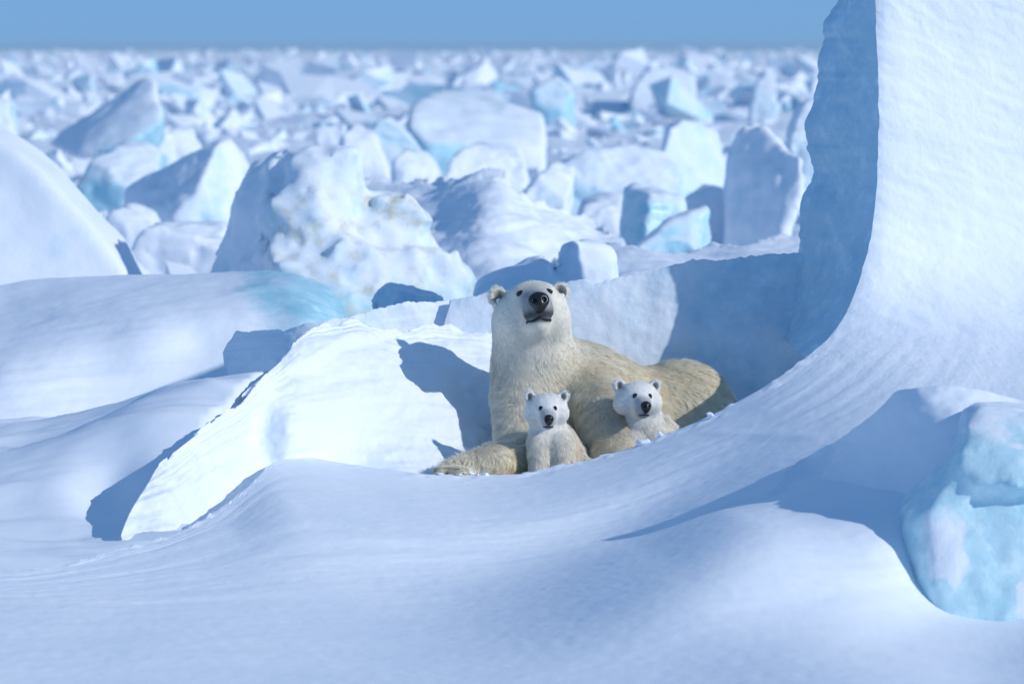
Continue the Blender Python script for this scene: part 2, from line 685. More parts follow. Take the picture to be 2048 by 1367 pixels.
# ------------------------------------------------------------------ the setting: sea ice to the horizon
def base_ground():
    ys = np.concatenate([np.linspace(9, 16.4, 60), np.linspace(16.5, 24, 330), np.linspace(24.1, 30, 50), np.geomspace(30.2, 5200, 300)])
    us = np.linspace(-1.0, 1.0, 420)
    half = np.where(ys < 30, 5.0 + ys * 0.10, ys * 0.27)
    X = us[None] * half[:, None]
    Yg = np.repeat(ys[:, None], len(us), 1)
    p = np.stack([X, Yg, X * 0], -1)
    far = sstep(26, 60, Yg)
    z = -0.03 + 0.03 * fbm(p * 0.9, 4, 3) + 0.014 * fbm(p * np.array([1.3, 4.5, 1]) + 5, 4, 11)
    # wind-cut ripples
    rp = fbm(p * np.array([1.0, 3.2, 1]) + np.stack([0 * X, 0.9 * X, 0 * X], -1), 3, 31)
    z += 0.02 * (1 - np.abs(rp)) ** 3 * (1 - far)
    z += far * (0.20 * fbm(p * 0.35, 5, 21) + 0.10 * np.abs(fbm(p * 1.1, 4, 23)))
    z += sstep(150, 900, Yg) * 0.5 * fbm(p * 0.05, 3, 27)
    hollow = np.exp(-((X - 0.35) / 0.9) ** 2 - ((Yg - 20.2) / 0.7) ** 2)
    z = z * (1 - hollow) - 0.02 * hollow
    # the low ground beside the left drift
    dip = np.exp(-((X + 1.74) / 0.14) ** 2 - ((Yg - 18.15) / 0.30) ** 2)
    # terrace of old snow left of the bright bank, undercut at its front
    line = np.array([(17.2, -1.75, .10), (18.0, -1.51, .21), (18.5, -1.33, .31), (18.8, -1.245, .39), (19.1, -1.157, .46), (19.4, -1.06, .52), (19.7, -.98, .50), (20.15, -.92, .46), (20.5, -.98, .43), (21.0, -1.12, .38), (21.6, -1.3, .24), (23, -1.5, .03)])
    lx = np.interp(Yg, line[:, 0], line[:, 1])
    lz = np.interp(Yg, line[:, 0], line[:, 2])
    s = np.maximum(lx - X, 0)
    lx = lx - 0.05
    s = np.maximum(lx - X, 0)
    ter = lz * (1.03 * np.exp(-(s / 0.95) ** 2)) * np.where(X > lx, np.exp(-((X - lx) / 0.045) ** 2), 1)
    ye, wid = 18.3, 0.8
    ramp = sstep(ye - wid, ye + wid * 0.6, Yg)
    z += (ter + 0.05 * sstep(-1.2, -1.7, X) * sstep(23.2, 21.5, Yg)) * ramp - 0.10 * dip
    cx = [(a - 1024) * Yof(b, h) / FPX for a, b, h in T_EDGE]
    cy = [Yof(b, h) for a, b, h in T_EDGE]
    z -= 0.4 * sstep(-0.12, -0.40, Yg - np.interp(X, cx, cy))
    p[..., 2] = z
    o = mesh_object('snow_ground', p.reshape(-1, 3), grid_faces(len(ys), len(us)), M_SNOW, None,
                    {'ice': np.zeros(p[..., 0].size), 'dirt': np.zeros(p[..., 0].size)})
    tag(o, kind='structure')


# front edge of the open ground: where the foreground drift takes over (photo px, py, height)
T_EDGE = [(-700, 1152, 0), (0, 1142, -0.005), (130, 1130, -0.01), (240, 1095, 0.0), (330, 1073, 0.01), (420, 1030, 0.05), (500, 970, 0.11), (545, 926, 0.15), (700, 928, 0.12), (870, 950, 0.06), (1060, 946, 0.058), (1290, 886, 0.187), (1480, 800, 0.375), (1570, 745, 0.49)]
base_ground()

# foreground drift that sweeps up to the right and becomes the face of the tall slab
CREST = [(-700, 1152), (-300, 1146), (0, 1142), (130, 1130), (240, 1095), (330, 1073), (420, 1030), (500, 970), (545, 926), (600, 913), (700, 928), (800, 942), (870, 950), (960, 951), (1060, 946), (1180, 920), (1290, 886), (1400, 840), (1480, 800), (1570, 745), (1650, 680), (1690, 630), (1735, 520), (1752, 400), (1757, 280), (1754, 100), (1752, -22)]
T_ROWS = [
    [(-700, 1520), (0, 1520), (1000, 1520), (2000, 1520), (2500, 1450), (2750, 1150), (2600, 850), (2280, 640), (2160, 400), (2125, -22)],
    [(-700, 1340), (0, 1340), (800, 1340), (1400, 1330), (1800, 1290), (2150, 1150), (2350, 900), (2220, 680), (2100, 400), (2065, -22)],
    [(-700, 1240), (0, 1230), (500, 1215), (900, 1195), (1300, 1120), (1500, 1060), (1680, 1060), (1850, 980), (2030, 830), (2060, 600), (2010, 300), (1995, -22)],
    [(-700, 1195), (0, 1185), (400, 1145), (620, 1095), (1000, 1085), (1200, 1050), (1400, 980), (1650, 885), (1800, 800), (1900, 680), (1925, 450), (1920, 150), (1915, -22)],
    [(-700, 1170), (0, 1160), (250, 1122), (450, 1058), (570, 985), (800, 1000), (1000, 1005), (1200, 970), (1400, 895), (1560, 830), (1700, 735), (1800, 600), (1835, 400), (1835, 150), (1830, -22)],
    CREST,
]
def along(pts, n):
    return [tuple(q) for q in catmull(np.array(pts, float), n)]


def wall_pts(pts):
    return [(a, b, ('Y', c)) for a, b, c in pts]


# heights along the lines of the drift: crest, trough, mound, front; then distances on the slab face
T_CTRL = (
    along([(-700, 1152, 0), (-300, 1146, 0), (0, 1142, -0.005), (130, 1130, -0.01), (240, 1095, 0.0), (330, 1073, 0.01), (420, 1030, 0.05), (500, 970, 0.10), (545, 926, 0.135), (600, 913, 0.14), (700, 928, 0.11), (800, 942, 0.08), (870, 950, 0.06), (960, 951, 0.048), (1060, 946, 0.058), (1180, 920, 0.11), (1290, 886, 0.187), (1400, 840, 0.287), (1480, 800, 0.375), (1570, 745, 0.49)], 40)
    + along([(-700, 1250, -0.03), (-300, 1250, -0.04), (0, 1250, -0.05), (300, 1240, -0.07), (600, 1215, -0.09), (900, 1180, -0.115), (1150, 1120, -0.085), (1350, 1050, 0.02), (1520, 970, 0.18), (1650, 895, 0.30), (1760, 840, 0.39)], 26)
    + along([(560, 1020, 0.075), (700, 1040, 0.045), (850, 1045, 0.02), (1000, 1040, 0.01), (1150, 1010, 0.04), (1280, 970, 0.10), (1400, 915, 0.19)], 14)
    + along([(300, 1300, -0.08), (600, 1272, -0.10), (900, 1215, -0.10), (1100, 1172, -0.035), (1300, 1118, 0.08), (1420, 1074, 0.15), (1500, 1054, 0.175), (1600, 1062, 0.16), (1680, 1085, 0.12), (1760, 1110, 0.08)], 22)
    + along([(-700, 1390, -0.08), (0, 1390, -0.11), (600, 1390, -0.13), (1000, 1365, -0.11), (1300, 1305, -0.05), (1550, 1240, 0.02), (1720, 1235, -0.01)], 16)
    + [(1790, 1220, -0.05), (1850, 1250, -0.14), (1950, 1264, -0.17), (2100, 1270, -0.17), (1850, 1315, -0.05), (2100, 1325, -0.07), (2100, 1400, -0.05), (1650, 1330, -0.02),
       (-700, 1520, -.10), (300, 1520, -.13), (1000, 1520, -.12), (1700, 1520, -0.05), (2400, 1520, -0.03), (2900, 1350, 0.03),
       (1720, 985, 0.24), (1850, 1010, 0.22), (2100, 1010, 0.22), (1850, 830, 0.41)]
    + wall_pts([(a, b, 20.5 + 0.0012 * (a - 1755)) for a in (1757, 1830, 1910, 1990, 2070, 2150) for b in (-60, 60, 180, 300, 400)])
    + wall_pts([(1735, 520, 20.42), (1690, 630, 20.26), (1650, 680, 20.06), (1820, 520, 20.50), (1900, 520, 20.58), (2050, 560, 20.66), (1800, 630, 20.30), (1880, 650, 20.22), (2050, 690, 20.05), (1870, 745, 19.4), (2050, 800, 18.8), (2400, 650, 20.7), (2400, 850, 18.8), (2800, 900, 19.0)]))


def foreground():
    nu, nv = 620, 260
    V, G = relief_grid(T_ROWS, T_CTRL, nu, nv, 4e-3, 220)
    N = grid_normals(V)
    uu, vv = np.meshgrid(np.linspace(0, 1, nu), np.linspace(0, 1, nv))
    wall = sstep(0.40, 0.75, V[..., 2])
    st = fbm(np.stack([uu * 9 + 0.4 * vv, vv * 30 + 3 * uu, uu * 0], -1), 4, 5)
    lump = fbm(V * 1.5, 3, 8)
    d = (0.0022 * st + 0.003 * lump) * (1 - 0.85 * wall) + 0.0011 * fbm(V * 22, 4, 6)
    # wind-scooped pits on the slab face, streaks slanting down to the right
    q = np.stack([V[..., 0] * 3.0 + 0.8 * V[..., 2], V[..., 1] * 3, V[..., 2] * 9.0 + 2.2 * V[..., 0]], -1)
    d += wall * (0.004 * fbm(q, 4, 15) - 0.0045 * np.abs(fbm(q * 1.6 + 4, 3, 18)) + 0.012 * fbm(V * 1.3, 3, 19))
    # thin cut ledges of old snow near the upper ridge
    led = np.exp(-((G[..., 1] - (868 + 0.03 * (G[..., 0] - 1480))) / 9) ** 2) * sstep(1380, 1450, G[..., 0]) * (1 - sstep(1600, 1660, G[..., 0]))
    d += 0.004 * led
    crestn = sstep(0.93, 1.0, vv) * (1 - wall)
    d += crestn * 0.010 * np.maximum(fbm(V * 14, 3, 25), 0)
    V = V + N * d[..., None]
    # split along one line of the sheet: drift to the left, slab to the right
    js = int(np.argmin(np.abs(G[-1, :, 0] - 1612) + np.abs(G[-1, :, 1] - 712)))
    chip = sstep(0.95, 1.0, vv) * wall
    V[..., 0] += chip * (0.009 * fbm(np.stack([V[..., 2] * 3.3, 0 * uu, 0 * uu], -1), 6, 33, 0.62))
    N = grid_normals(V)

    # --- drift
    A = V[:, :js + 1]
    crest = A[-1]
    extra = []
    nrm = [N[:, :js + 1].reshape(-1, 3)]
    for dy, dz in ((0.05, 0.006), (0.14, 0.05), (0.30, 0.18), (0.50, 0.45)):
        c = crest.copy()
        c[:, 1] += dy
        c[:, 2] -= dz
        extra.append(c)
    B = np.concatenate([A, np.stack(extra)], 0)
    nvb, nub = B.shape[:2]
    flat = B.reshape(-1, 3)
    o = mesh_object('snow_drift', flat, grid_faces(nvb, nub), M_SNOW, None, {'ice': np.zeros(len(flat)), 'dirt': np.zeros(len(flat))})
    tag(o, kind='structure')
    NB = grid_normals(B)
    NB[:nv] = N[:, :js + 1]
    NB[nv - 1] = (NB[nv - 1] + grid_normals(B)[nv - 1]) / 2
    NB /= np.linalg.norm(NB, axis=-1, keepdims=True)
    o.data.normals_split_custom_set_from_vertices([tuple(q) for q in NB.reshape(-1, 3)])

    # --- slab: face, broken side, back
    W = V[:, js:]
    nw = W.shape[1]
    edge = W[-1]
    far2d = catmull([(1585, 742), (1578, 690), (1584, 600), (1592, 510), (1601, 420), (1621, 345), (1612, 300), (1623, 180), (1645, 60), (1690, -6), (1716, -30), (1740, -50), (1750, -60)], nw)
    zed = edge[:, 2]
    # match the far edge to the near one by height
    fz = np.array([P(a, b, 21.0)[2] for a, b in far2d])
    fx = np.interp(zed, fz, far2d[:, 0])
    far = np.stack([np.zeros(nw), np.full(nw, 21.0), zed], -1)
    far[:, 0] = (fx - 1024) * 21.0 / FPX
    far[:, 0] += 0.022 * fbm(np.stack([zed * 5, zed * 0, zed * 0], -1), 5, 61, 0.6)
    ns = 40
    rows = []
    for k in range(0, ns + 1):
        t = k / ns
        r = edge * (1 - t) + far * t
        bul = math.sin(math.pi * t)
        nz = fbm(r * np.array([4, 4, 4.0]), 5, 71, 0.55)
        r[:, 0] -= 0.02 * bul + 0.016 * bul * nz
        r[:, 1] -= 0.02 * bul + 0.016 * bul * nz
        rows.append(r)
    back = far.copy()
    back[:, 0] += 0.10
    back[:, 1] += 0.35
    back2 = W[0].copy()
    back2[:, 1] += 3.0
    rows += [back, back2]
    side = np.stack(rows)
    full = np.concatenate([W, side], 0)
    flat = full.reshape(-1, 3)
    ice = np.zeros(full.shape[:2])
    ice[nv:nv + ns + 1] = 1.0
    ice[nv + ns + 1:] = 1
    # thin ice edge glints through on the upper face
    o = mesh_object('ice_slab', flat, grid_faces(*full.shape[:2]), M_SLAB, None, {'ice': ice.ravel(), 'dirt': np.zeros(len(flat))})
    NF = grid_normals(full)
    NF[:nv] = N[:, js:]
    NF[nv:nv + ns + 1] = grid_normals(side[:ns + 1])
    NF /= np.maximum(np.linalg.norm(NF, axis=-1, keepdims=True), 1e-6)
    o.data.normals_split_custom_set_from_vertices([tuple(q) for q in NF.reshape(-1, 3)])
    tag(o, 'tall snow-plastered ice slab rising out of the top of the picture at right, blue broken side', 'ice slab')


foreground()

# bright bank left of the mother
relief = relief_solid
BANK = relief_solid('snow_bank', [
    [(236, 1135), (330, 1120), (450, 1080), (570, 1010), (660, 975), (800, 975), (900, 975), (985, 970)],
    [(250, 1045), (335, 1020), (430, 965), (545, 905), (660, 885), (800, 885), (900, 885), (1000, 880)],
    [(296, 965), (350, 935), (440, 872), (535, 815), (650, 780), (800, 770), (920, 770), (1050, 770)],
    [(311, 938), (342, 912), (405, 864), (455, 828), (503, 780), (552, 740), (598, 700), (645, 690), (705, 680), (760, 682), (830, 690), (890, 690), (975, 700), (1090, 710)],
    [(320, 926), (356, 898), (421, 846), (468, 809), (515, 762), (562, 720), (604, 673), (641, 659), (702, 657), (756, 661), (830, 656), (890, 650), (930, 663), (975, 672), (1090, 690)]],
    [(236, 1135, ('Y', 17.0)), (330, 1120, ('Y', 17.45)), (450, 1080, ('Y', 18.1)), (570, 1010, ('Y', 18.95)), (640, 965, ('Y', 19.2)), (800, 975, 0.0), (985, 970, ('Y', 19.72)), (800, 940, 0.065), (900, 950, 0.02)]
    + wall_pts(along([(320, 926, 18.0), (356, 898, 18.17), (421, 846, 18.5), (468, 809, 18.8), (515, 762, 19.1), (562, 720, 19.38), (604, 673, 19.7), (641, 659, 19.9), (702, 657, 20.15), (756, 661, 20.25), (830, 656, 20.5), (890, 650, 20.7), (975, 672, 20.85), (1090, 690, 20.95)], 26))
    + wall_pts(along([(648, 720, 19.60), (650, 790, 19.42), (645, 860, 19.30), (640, 925, 19.25)], 6))
    + wall_pts(along([(590, 745, 19.36), (592, 800, 19.16), (590, 850, 19.04), (582, 905, 18.98)], 6))
    + wall_pts(along([(526, 795, 19.08), (528, 840, 19.085), (518, 890, 19.02), (500, 945, 18.87)], 6))
    + wall_pts(along([(474, 850, 18.86), (464, 905, 18.76), (446, 960, 18.58)], 4))
    + wall_pts(along([(408, 895, 18.40), (396, 955, 18.15), (384, 1020, 17.95)], 4))
    + wall_pts([(330, 1000, 17.75), (270, 1030, 17.6), (700, 700, 19.85), (830, 720, 20.22), (930, 720, 20.5), (800, 800, 19.85), (930, 800, 20.25), (900, 880, 19.85), (1000, 880, 20.1), (760, 880, 19.55), (720, 790, 19.62)]),
    300, 130, 0.55, M_SNOW, noise=(0.024, 3.4), streak=0.004, seed=4, lip=0.05, ragged=0.014, lam=3e-4, smooth=10,
    carve=lambda x, y: 0.040 * sstep(10, -14, y - (747 - (x - 566) * 0.385 + 6 * np.sin(x / 23.0))) * sstep(545, 600, x) * sstep(800, 740, x))
tag(BANK, kind='structure')

# wall of ice behind the bears, and the ledge that carries on to the left
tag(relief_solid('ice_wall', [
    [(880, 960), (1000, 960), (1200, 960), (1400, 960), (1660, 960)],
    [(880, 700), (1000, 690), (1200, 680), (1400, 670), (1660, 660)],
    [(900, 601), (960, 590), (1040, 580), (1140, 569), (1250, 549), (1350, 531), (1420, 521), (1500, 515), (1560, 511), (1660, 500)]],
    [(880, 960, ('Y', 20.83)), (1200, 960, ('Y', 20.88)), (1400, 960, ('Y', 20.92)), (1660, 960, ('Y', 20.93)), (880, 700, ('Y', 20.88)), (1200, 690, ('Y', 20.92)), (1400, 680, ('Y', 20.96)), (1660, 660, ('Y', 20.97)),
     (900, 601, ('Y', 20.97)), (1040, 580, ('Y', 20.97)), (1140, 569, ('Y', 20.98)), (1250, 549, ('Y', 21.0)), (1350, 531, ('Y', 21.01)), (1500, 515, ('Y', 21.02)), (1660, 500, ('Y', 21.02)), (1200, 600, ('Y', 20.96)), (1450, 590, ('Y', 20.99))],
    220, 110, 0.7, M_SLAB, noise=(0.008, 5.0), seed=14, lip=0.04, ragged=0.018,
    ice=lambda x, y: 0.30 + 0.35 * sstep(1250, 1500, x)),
    'low smooth ice wall behind the bears, its right half in the tall slab\'s shadow', 'ice wall')

tag(relief_solid('ice_ledge', [
    [(486, 920), (600, 920), (800, 920), (1060, 920)],
    [(466, 800), (560, 800), (760, 790), (1060, 780)],
    [(456, 752), (560, 745), (760, 730), (1060, 700)],
    [(447, 702), (540, 690), (740, 670), (1060, 640)],
    [(472, 667), (560, 655), (640, 641), (720, 626), (800, 611), (860, 600), (960, 588), (1060, 580)]],
    [(470, 920, ('Y', 20.66)), (1060, 920, ('Y', 20.9)), (452, 742, ('Y', 20.98)), (600, 740, ('Y', 20.62)), (760, 730, ('Y', 20.8)), (1060, 700, ('Y', 21.0)), (472, 667, ('Y', 21.0)), (640, 641, ('Y', 20.72)), (800, 611, ('Y', 20.9)), (960, 588, ('Y', 21.08)), (1060, 580, ('Y', 21.1)), (560, 700, ('Y', 20.72))],
    200, 80, 0.22, M_BLOCK, noise=(0.016, 3.5), streak=0.002, seed=24, lip=0.03, ragged=0.012, ice=lambda x, y: 0.25 + 0 * x),
    'broken-edged snow ledge rising just behind the bright bank left of the mother bear', 'snow ledge')

# ------------------------------------------------------------------ things of ice in the middle distance
tag(relief_solid('ice_floe', [
    [(-500, 880), (0, 850), (150, 845), (300, 835), (470, 825), (600, 820), (700, 800)],
    [(-500, 740), (0, 735), (200, 705), (400, 690), (560, 690), (694, 668)],
    [(-500, 660), (0, 650), (200, 615), (400, 590), (560, 590), (688, 632)],
    [(-500, 575), (0, 570), (60, 561), (200, 552), (400, 549), (480, 545), (560, 543), (620, 556), (662, 576), (676, 598)]],
    [(-500, 880, ('Y', 22.6)), (0, 850, ('Y', 22.9)), (300, 835, ('Y', 23.3)), (470, 825, ('Y', 23.3)), (700, 800, ('Y', 23.6)), (0, 725, ('Y', 23.45)), (200, 700, ('Y', 23.75)), (400, 690, ('Y', 23.9)), (560, 690, ('Y', 23.95)), (694, 668, ('Y', 24.4)),
     (640, 630, ('Y', 24.1)), (560, 610, ('Y', 24.2))]
    + wall_pts(along([(-500, 705, 23.6), (-200, 720, 23.7), (0, 692, 23.9), (220, 614, 24.3), (420, 574, 24.6), (560, 566, 24.55)], 14))
    + wall_pts(along([(-500, 575, 25.5), (0, 569, 25.5), (200, 552, 25.45), (400, 549, 25.25), (480, 545, 25.1), (560, 543, 24.9), (620, 556, 24.8), (662, 576, 24.75), (676, 598, 24.7)], 16)),
    260, 110, 1.2, M_FLOE, noise=(0.010, 2.2), streak=0.003, seed=34, lip=0.05, lam=4e-4, smooth=60,
    ice=lambda x, y: 0.72 * sstep(455, 580, x + 0.25 * (700 - y)) * (1 - 0.75 * sstep(668, 730, y))),
    'long rounded snow-covered floe at left with a bare pale turquoise end', 'ice floe')

ice_thing('ice_block', 'large smooth white ice block cut off by the left edge, sloping down to the right',
          [prism([(-330, 215, .6), (-70, 225, .4), (0, 255, .3), (62, 292, .2), (132, 362, .1), (205, 445, 0), (268, 535, 0), (290, 580, 0), (-330, 600, -.4)], 28.0, 1.6, 0.85, down=-0.2)],
          0.045, ice=0.12, rnd=0.12, amp=0.02, freq=2.0, seed=3, zmin=-0.25)

ice_thing('ice_block', 'craggy yellow-stained ice block with a blue shaded left side behind the mother bear',
          [prism([(415, 560, .35), (445, 455, .35), (470, 375, .35), (495, 326, .3), (524, 348, .2), (556, 306, .05), (520, 505, -.18), (512, 570, -.18)], 27.6, 0.9, 0.9, down=-0.2),
           prism([(548, 318, -.05), (600, 291, .05), (650, 299, .05), (702, 305, .1), (714, 340, .1), (712, 392, 0), (640, 450, -.25), (522, 505, -.25), (560, 610, -.35), (700, 600, -.35)], 27.6, 1.0, 0.85, down=-0.2),
           prism([(700, 402, .1), (760, 392, .1), (802, 390, .1), (846, 430, .1), (862, 482, .1), (740, 560, -.2), (700, 500, -.15)], 27.6, 0.8, 0.85, down=-0.2),
           prism([(560, 530, -.25), (690, 470, -.2), (860, 495, 0), (905, 510, .1), (965, 565, .1), (955, 640, 0), (690, 650, -.5), (560, 640, -.5)], 27.5, 1.1, 0.85, down=-0.2)],
          0.034, rnd=0.05, amp=0.05, freq=2.4, seed=77, join=0.12, crag=0.05, zmin=-0.25,
          icefn=lambda v: 0.30 + 0.35 * sstep(0.75, 0.2, v[:, 2]), dirtfn=lambda v: 1.05 * sstep(-1.75, -1.45, v[:, 0]) * sstep(1.35, 1.0, v[:, 2]))

ice_thing('ice_crag', 'small dark ragged ice crag poking over the ledge left of the mother bear\'s head',
          [prism([(738, 620), (742, 590, 0), (768, 566, .05), (800, 578), (850, 582), (884, 592), (890, 622)], 22.35, 0.35, 0.85)],
          0.014, ice=0.55, rnd=0.02, amp=0.022, freq=7, seed=5, crag=0.02, cat='ice chunk')

ice_thing('ice_block', 'pale worn boulder of ice just above and right of the mother bear\'s head',
          [prism([(1108, 575), (1112, 500), (1150, 478, .1), (1202, 481, .1), (1236, 508, .1), (1246, 575, .1)], 25.0, 0.7, 0.85, down=-0.1),
           prism([(930, 600), (948, 556), (985, 540, .1), (1050, 518, .2), (1108, 512, .2), (1130, 600)], 24.6, 0.9, 0.85, down=-0.1)],
          0.028, ice=0.25, rnd=0.06, amp=0.03, freq=3, seed=6, zmin=-0.15, crag=0.02)

tag(relief_solid('snow_ridge', [
    [(1080, 640), (1300, 620), (1500, 600), (1760, 600)],
    [(1080, 560), (1300, 545), (1500, 530), (1760, 520)],
    [(1090, 530), (1180, 480), (1240, 482), (1330, 498), (1420, 490), (1500, 486), (1560, 474), (1640, 465), (1760, 470)]],
    [(1080, 640, ('Y', 25)), (1760, 600, ('Y', 25)), (1300, 545, ('Y', 26)), (1500, 530, ('Y', 26.2)), (1090, 530, ('Y', 27.5)), (1240, 482, ('Y', 28)), (1420, 490, ('Y', 28.3)), (1560, 474, ('Y', 28.5)), (1760, 470, ('Y', 28.5))],
    140, 50, 1.5, M_BLOCK, noise=(0.03, 2.2), streak=0.004, seed=44, lip=0.06, ragged=0.02),
    'bright low snow ridge running behind the shadowed ice wall', 'snow ridge')

tag(relief_solid('snow_ridge', [
    [(690, 640), (900, 640), (1100, 600), (1280, 560)],
    [(705, 500), (880, 500), (1100, 500), (1260, 500)],
    [(715, 420), (860, 430), (1000, 420), (1120, 440), (1230, 470)],
    [(716, 362), (772, 352), (860, 366), (935, 348), (1000, 338), (1040, 372), (1092, 412), (1150, 428), (1185, 442), (1215, 470)]],
    [(690, 640, ('Y', 30)), (1280, 560, ('Y', 31)), (715, 500, ('Y', 31)), (880, 500, ('Y', 31)), (1100, 500, ('Y', 31.5)), (860, 440, ('Y', 32.2)), (960, 400, ('Y', 32.0)), (716, 362, ('Y', 35)), (860, 366, ('Y', 34.5)), (1000, 338, ('Y', 33.5)), (1092, 412, ('Y', 33.5)), (1215, 470, ('Y', 33.8)), (1080, 450, ('Y', 32.2))],
    150, 90, 2.0, M_BLOCK, noise=(0.05, 1.6), streak=0.006, seed=54, lip=0.06, ragged=0.03, ice=lambda x, y: 0.15 + 0 * x),
    'broad pointed snow ridge right of the yellow-stained block', 'snow ridge')

BL = [
    # label, outline (px, py, dy), distance, thickness, ice, rounding
    ('upright pale blue ice cube with a shaded left face, centre right', [(1240, 500, .25), (1254, 385, .3), (1272, 372, .25), (1300, 385, -.1), (1290, 500, -.1), (1372, 392, .1), (1376, 420, .1), (1370, 500, 0)], 36, 1.0, 0.55, .04),
    ('low pale turquoise ice slab leaning in front of the upright cube', [(1270, 505), (1330, 440), (1400, 420, .2), (1424, 412, .2), (1420, 470, .2), (1405, 505)], 34.5, 0.8, 0.55, .05),
    ('tall shield-shaped ice block beside the tall slab\'s edge', [(1452, 460, .8), (1458, 320, .8), (1480, 262, .8), (1512, 244, .8), (1556, 270, .4), (1606, 318, 0), (1616, 360, 0), (1600, 420, 0), (1560, 470, 0), (1500, 470, .4)], 39, 1.3, 0.25, .10),
    ('wide rounded pale turquoise slab in the blurred middle distance', [(1070, 400), (1092, 345), (1150, 305, .3), (1240, 285, .5), (1330, 300, .6), (1372, 342, .5), (1366, 380, .3), (1300, 400), (1180, 405)], 46, 1.5, 0.6, .12),
    ('dark-sided ice wedge above the wide turquoise slab', [(1308, 345), (1340, 248), (1370, 235, .3), (1440, 262, 1.2), (1456, 330, 1.2), (1400, 350, .6)], 56, 1.5, 0.4, .08),
    ('long gently sloping snow ramp with a bright turquoise front at left end', [(808, 240, 0), (850, 292, -.2), (950, 288, 0), (1010, 262, .5), (1090, 290, .5), (1092, 230, 1.5), (980, 192, 1.8), (860, 186, 1.5), (815, 215, 0.3)], 62, 3.5, 0.0, .10),
    ('pointed pale ice pyramid left of the turquoise-fronted ramp', [(700, 345), (745, 250, .3), (772, 228, .4), (800, 245, .4), (866, 330, .4), (862, 350, .2)], 52, 1.4, 0.5, .06),
    ('square white ice block behind the top of the stained block', [(664, 340), (676, 280, 0), (706, 246, .2), (748, 268, .2), (778, 340, .2)], 49, 1.2, 0.15, .06),
    ('small bright white triangular ice block above the stained block', [(628, 310), (632, 258), (690, 250), (684, 300), (660, 320)], 58, 1.0, 0.0, .04),
    ('bright icy boulder standing alone, right of centre near the horizon', [(1055, 185), (1092, 160, .3), (1112, 150, .3), (1138, 165, .3), (1150, 192, .3), (1128, 222), (1092, 222)], 104, 2.5, 0.75, .15),
    ('rounded ice block with pale turquoise front right of the smooth left block', [(145, 372, .2), (172, 318, .3), (230, 286, .6), (290, 290, .8), (322, 310, .8), (318, 350, .4), (250, 372)], 49, 1.6, 0.55, .10),
    ('large tilted slab with a shaded blue face and bright right end', [(246, 372, 1.1), (262, 428, .8), (345, 432, 0), (480, 432, .5), (496, 330, .7), (462, 280, .6), (435, 290, .25), (420, 284, .9), (300, 346, 1.2), (400, 370, -.1)], 42.5, 1.3, 0.3, .06),
    ('small dark rounded ice lump between the tilted slabs at left', [(308, 305), (318, 272), (345, 250, .2), (385, 256, .3), (402, 300, .3)], 56, 1.0, 0.35, .08),
    ('blue shaded ice block half hidden by the tall slab\'s edge', [(1575, 300), (1590, 232), (1612, 200), (1680, 205), (1680, 310)], 48, 1.2, 0.35, .06),
    ('flat-topped ice slab far off, upper right toward the horizon', [(1260, 190), (1285, 145, .4), (1340, 132, .8), (1392, 150, .8), (1390, 188, .3)], 120, 4.0, 0.45, .12),
    ('upright far ice pillar near the horizon left of the tall slab', [(1500, 215), (1512, 165), (1535, 140), (1552, 150), (1556, 215)], 105, 1.2, 0.35, .08),
    ('low snow-covered block in the dip left of the shield-shaped block', [(1370, 470), (1378, 400), (1420, 370), (1455, 380), (1460, 470)], 41, 1.0, 0.1, .08),
    ('rounded snow hump below the wide turquoise slab', [(1140, 470), (1160, 405), (1210, 378, .3), (1256, 385, .3), (1262, 470)], 39, 1.1, 0.05, .14),
    ('dark hollow-faced ice chunk left of the wide turquoise slab', [(1040, 400), (1072, 350), (1110, 322, .4), (1150, 330, .6), (1140, 400)], 44, 0.8, 0.35, .05),
    ('shaded low ice block right of the square white block', [(776, 370), (782, 322), (810, 300, .2), (852, 305, .4), (880, 340, .4), (870, 372)], 47, 1.0, 0.2, .06),
    ('snow-covered block below the turquoise-fronted ramp', [(890, 350), (905, 310), (960, 285, .4), (1040, 300, .6), (1060, 350, .4)], 50, 1.4, 0.1, .10),
    ('low snow hummock between the smooth left block and the stained block', [(255, 505), (290, 452), (370, 440, .4), (450, 445, .5), (470, 505)], 36, 1.4, 0.08, .12),
    ('small bright snow hummock above the long floe, near the left block\'s foot', [(200, 470), (215, 425), (250, 408, .2), (300, 425, .3), (330, 470)], 39, 0.9, 0.05, .10),
    ('grey-blue ice block at the left edge above the smooth block', [(-70, 260), (-60, 205), (-20, 195, .2), (16, 205, .2), (24, 262, .2)], 62, 1.2, 0.4, .05),
]
for i, (lab, out, Y, th, ic, rd) in enumerate(BL):
    ln = 0.25 + 0.6 * random.random()
    zb = min(P(q[0], q[1], Y)[2] for q in out)
    out = [(q[0], q[1], (q[2] if len(q) > 2 else 0) + ln * (P(q[0], q[1], Y)[2] - zb)) for q in out]
    pts = prism(out, Y, th, 0.88, 0.0, -0.15)
    ext = np.ptp(pts, axis=0).max()
    fn = None
    if 'turquoise front at left' in lab:
        fn = lambda v: 0.9 * sstep(0.05, -0.35, v[:, 0] - 0.15)
    ice_thing('ice_block', lab, [pts], max(0.025, ext / 72), ice=ic, icefn=fn, mat=M_BLOCK if Y < 45 else M_FAR, rnd=0.015 + rd * 0.3, amp=0.03, freq=2.2, seed=100 + i, zmin=-0.2, crag=0.03)

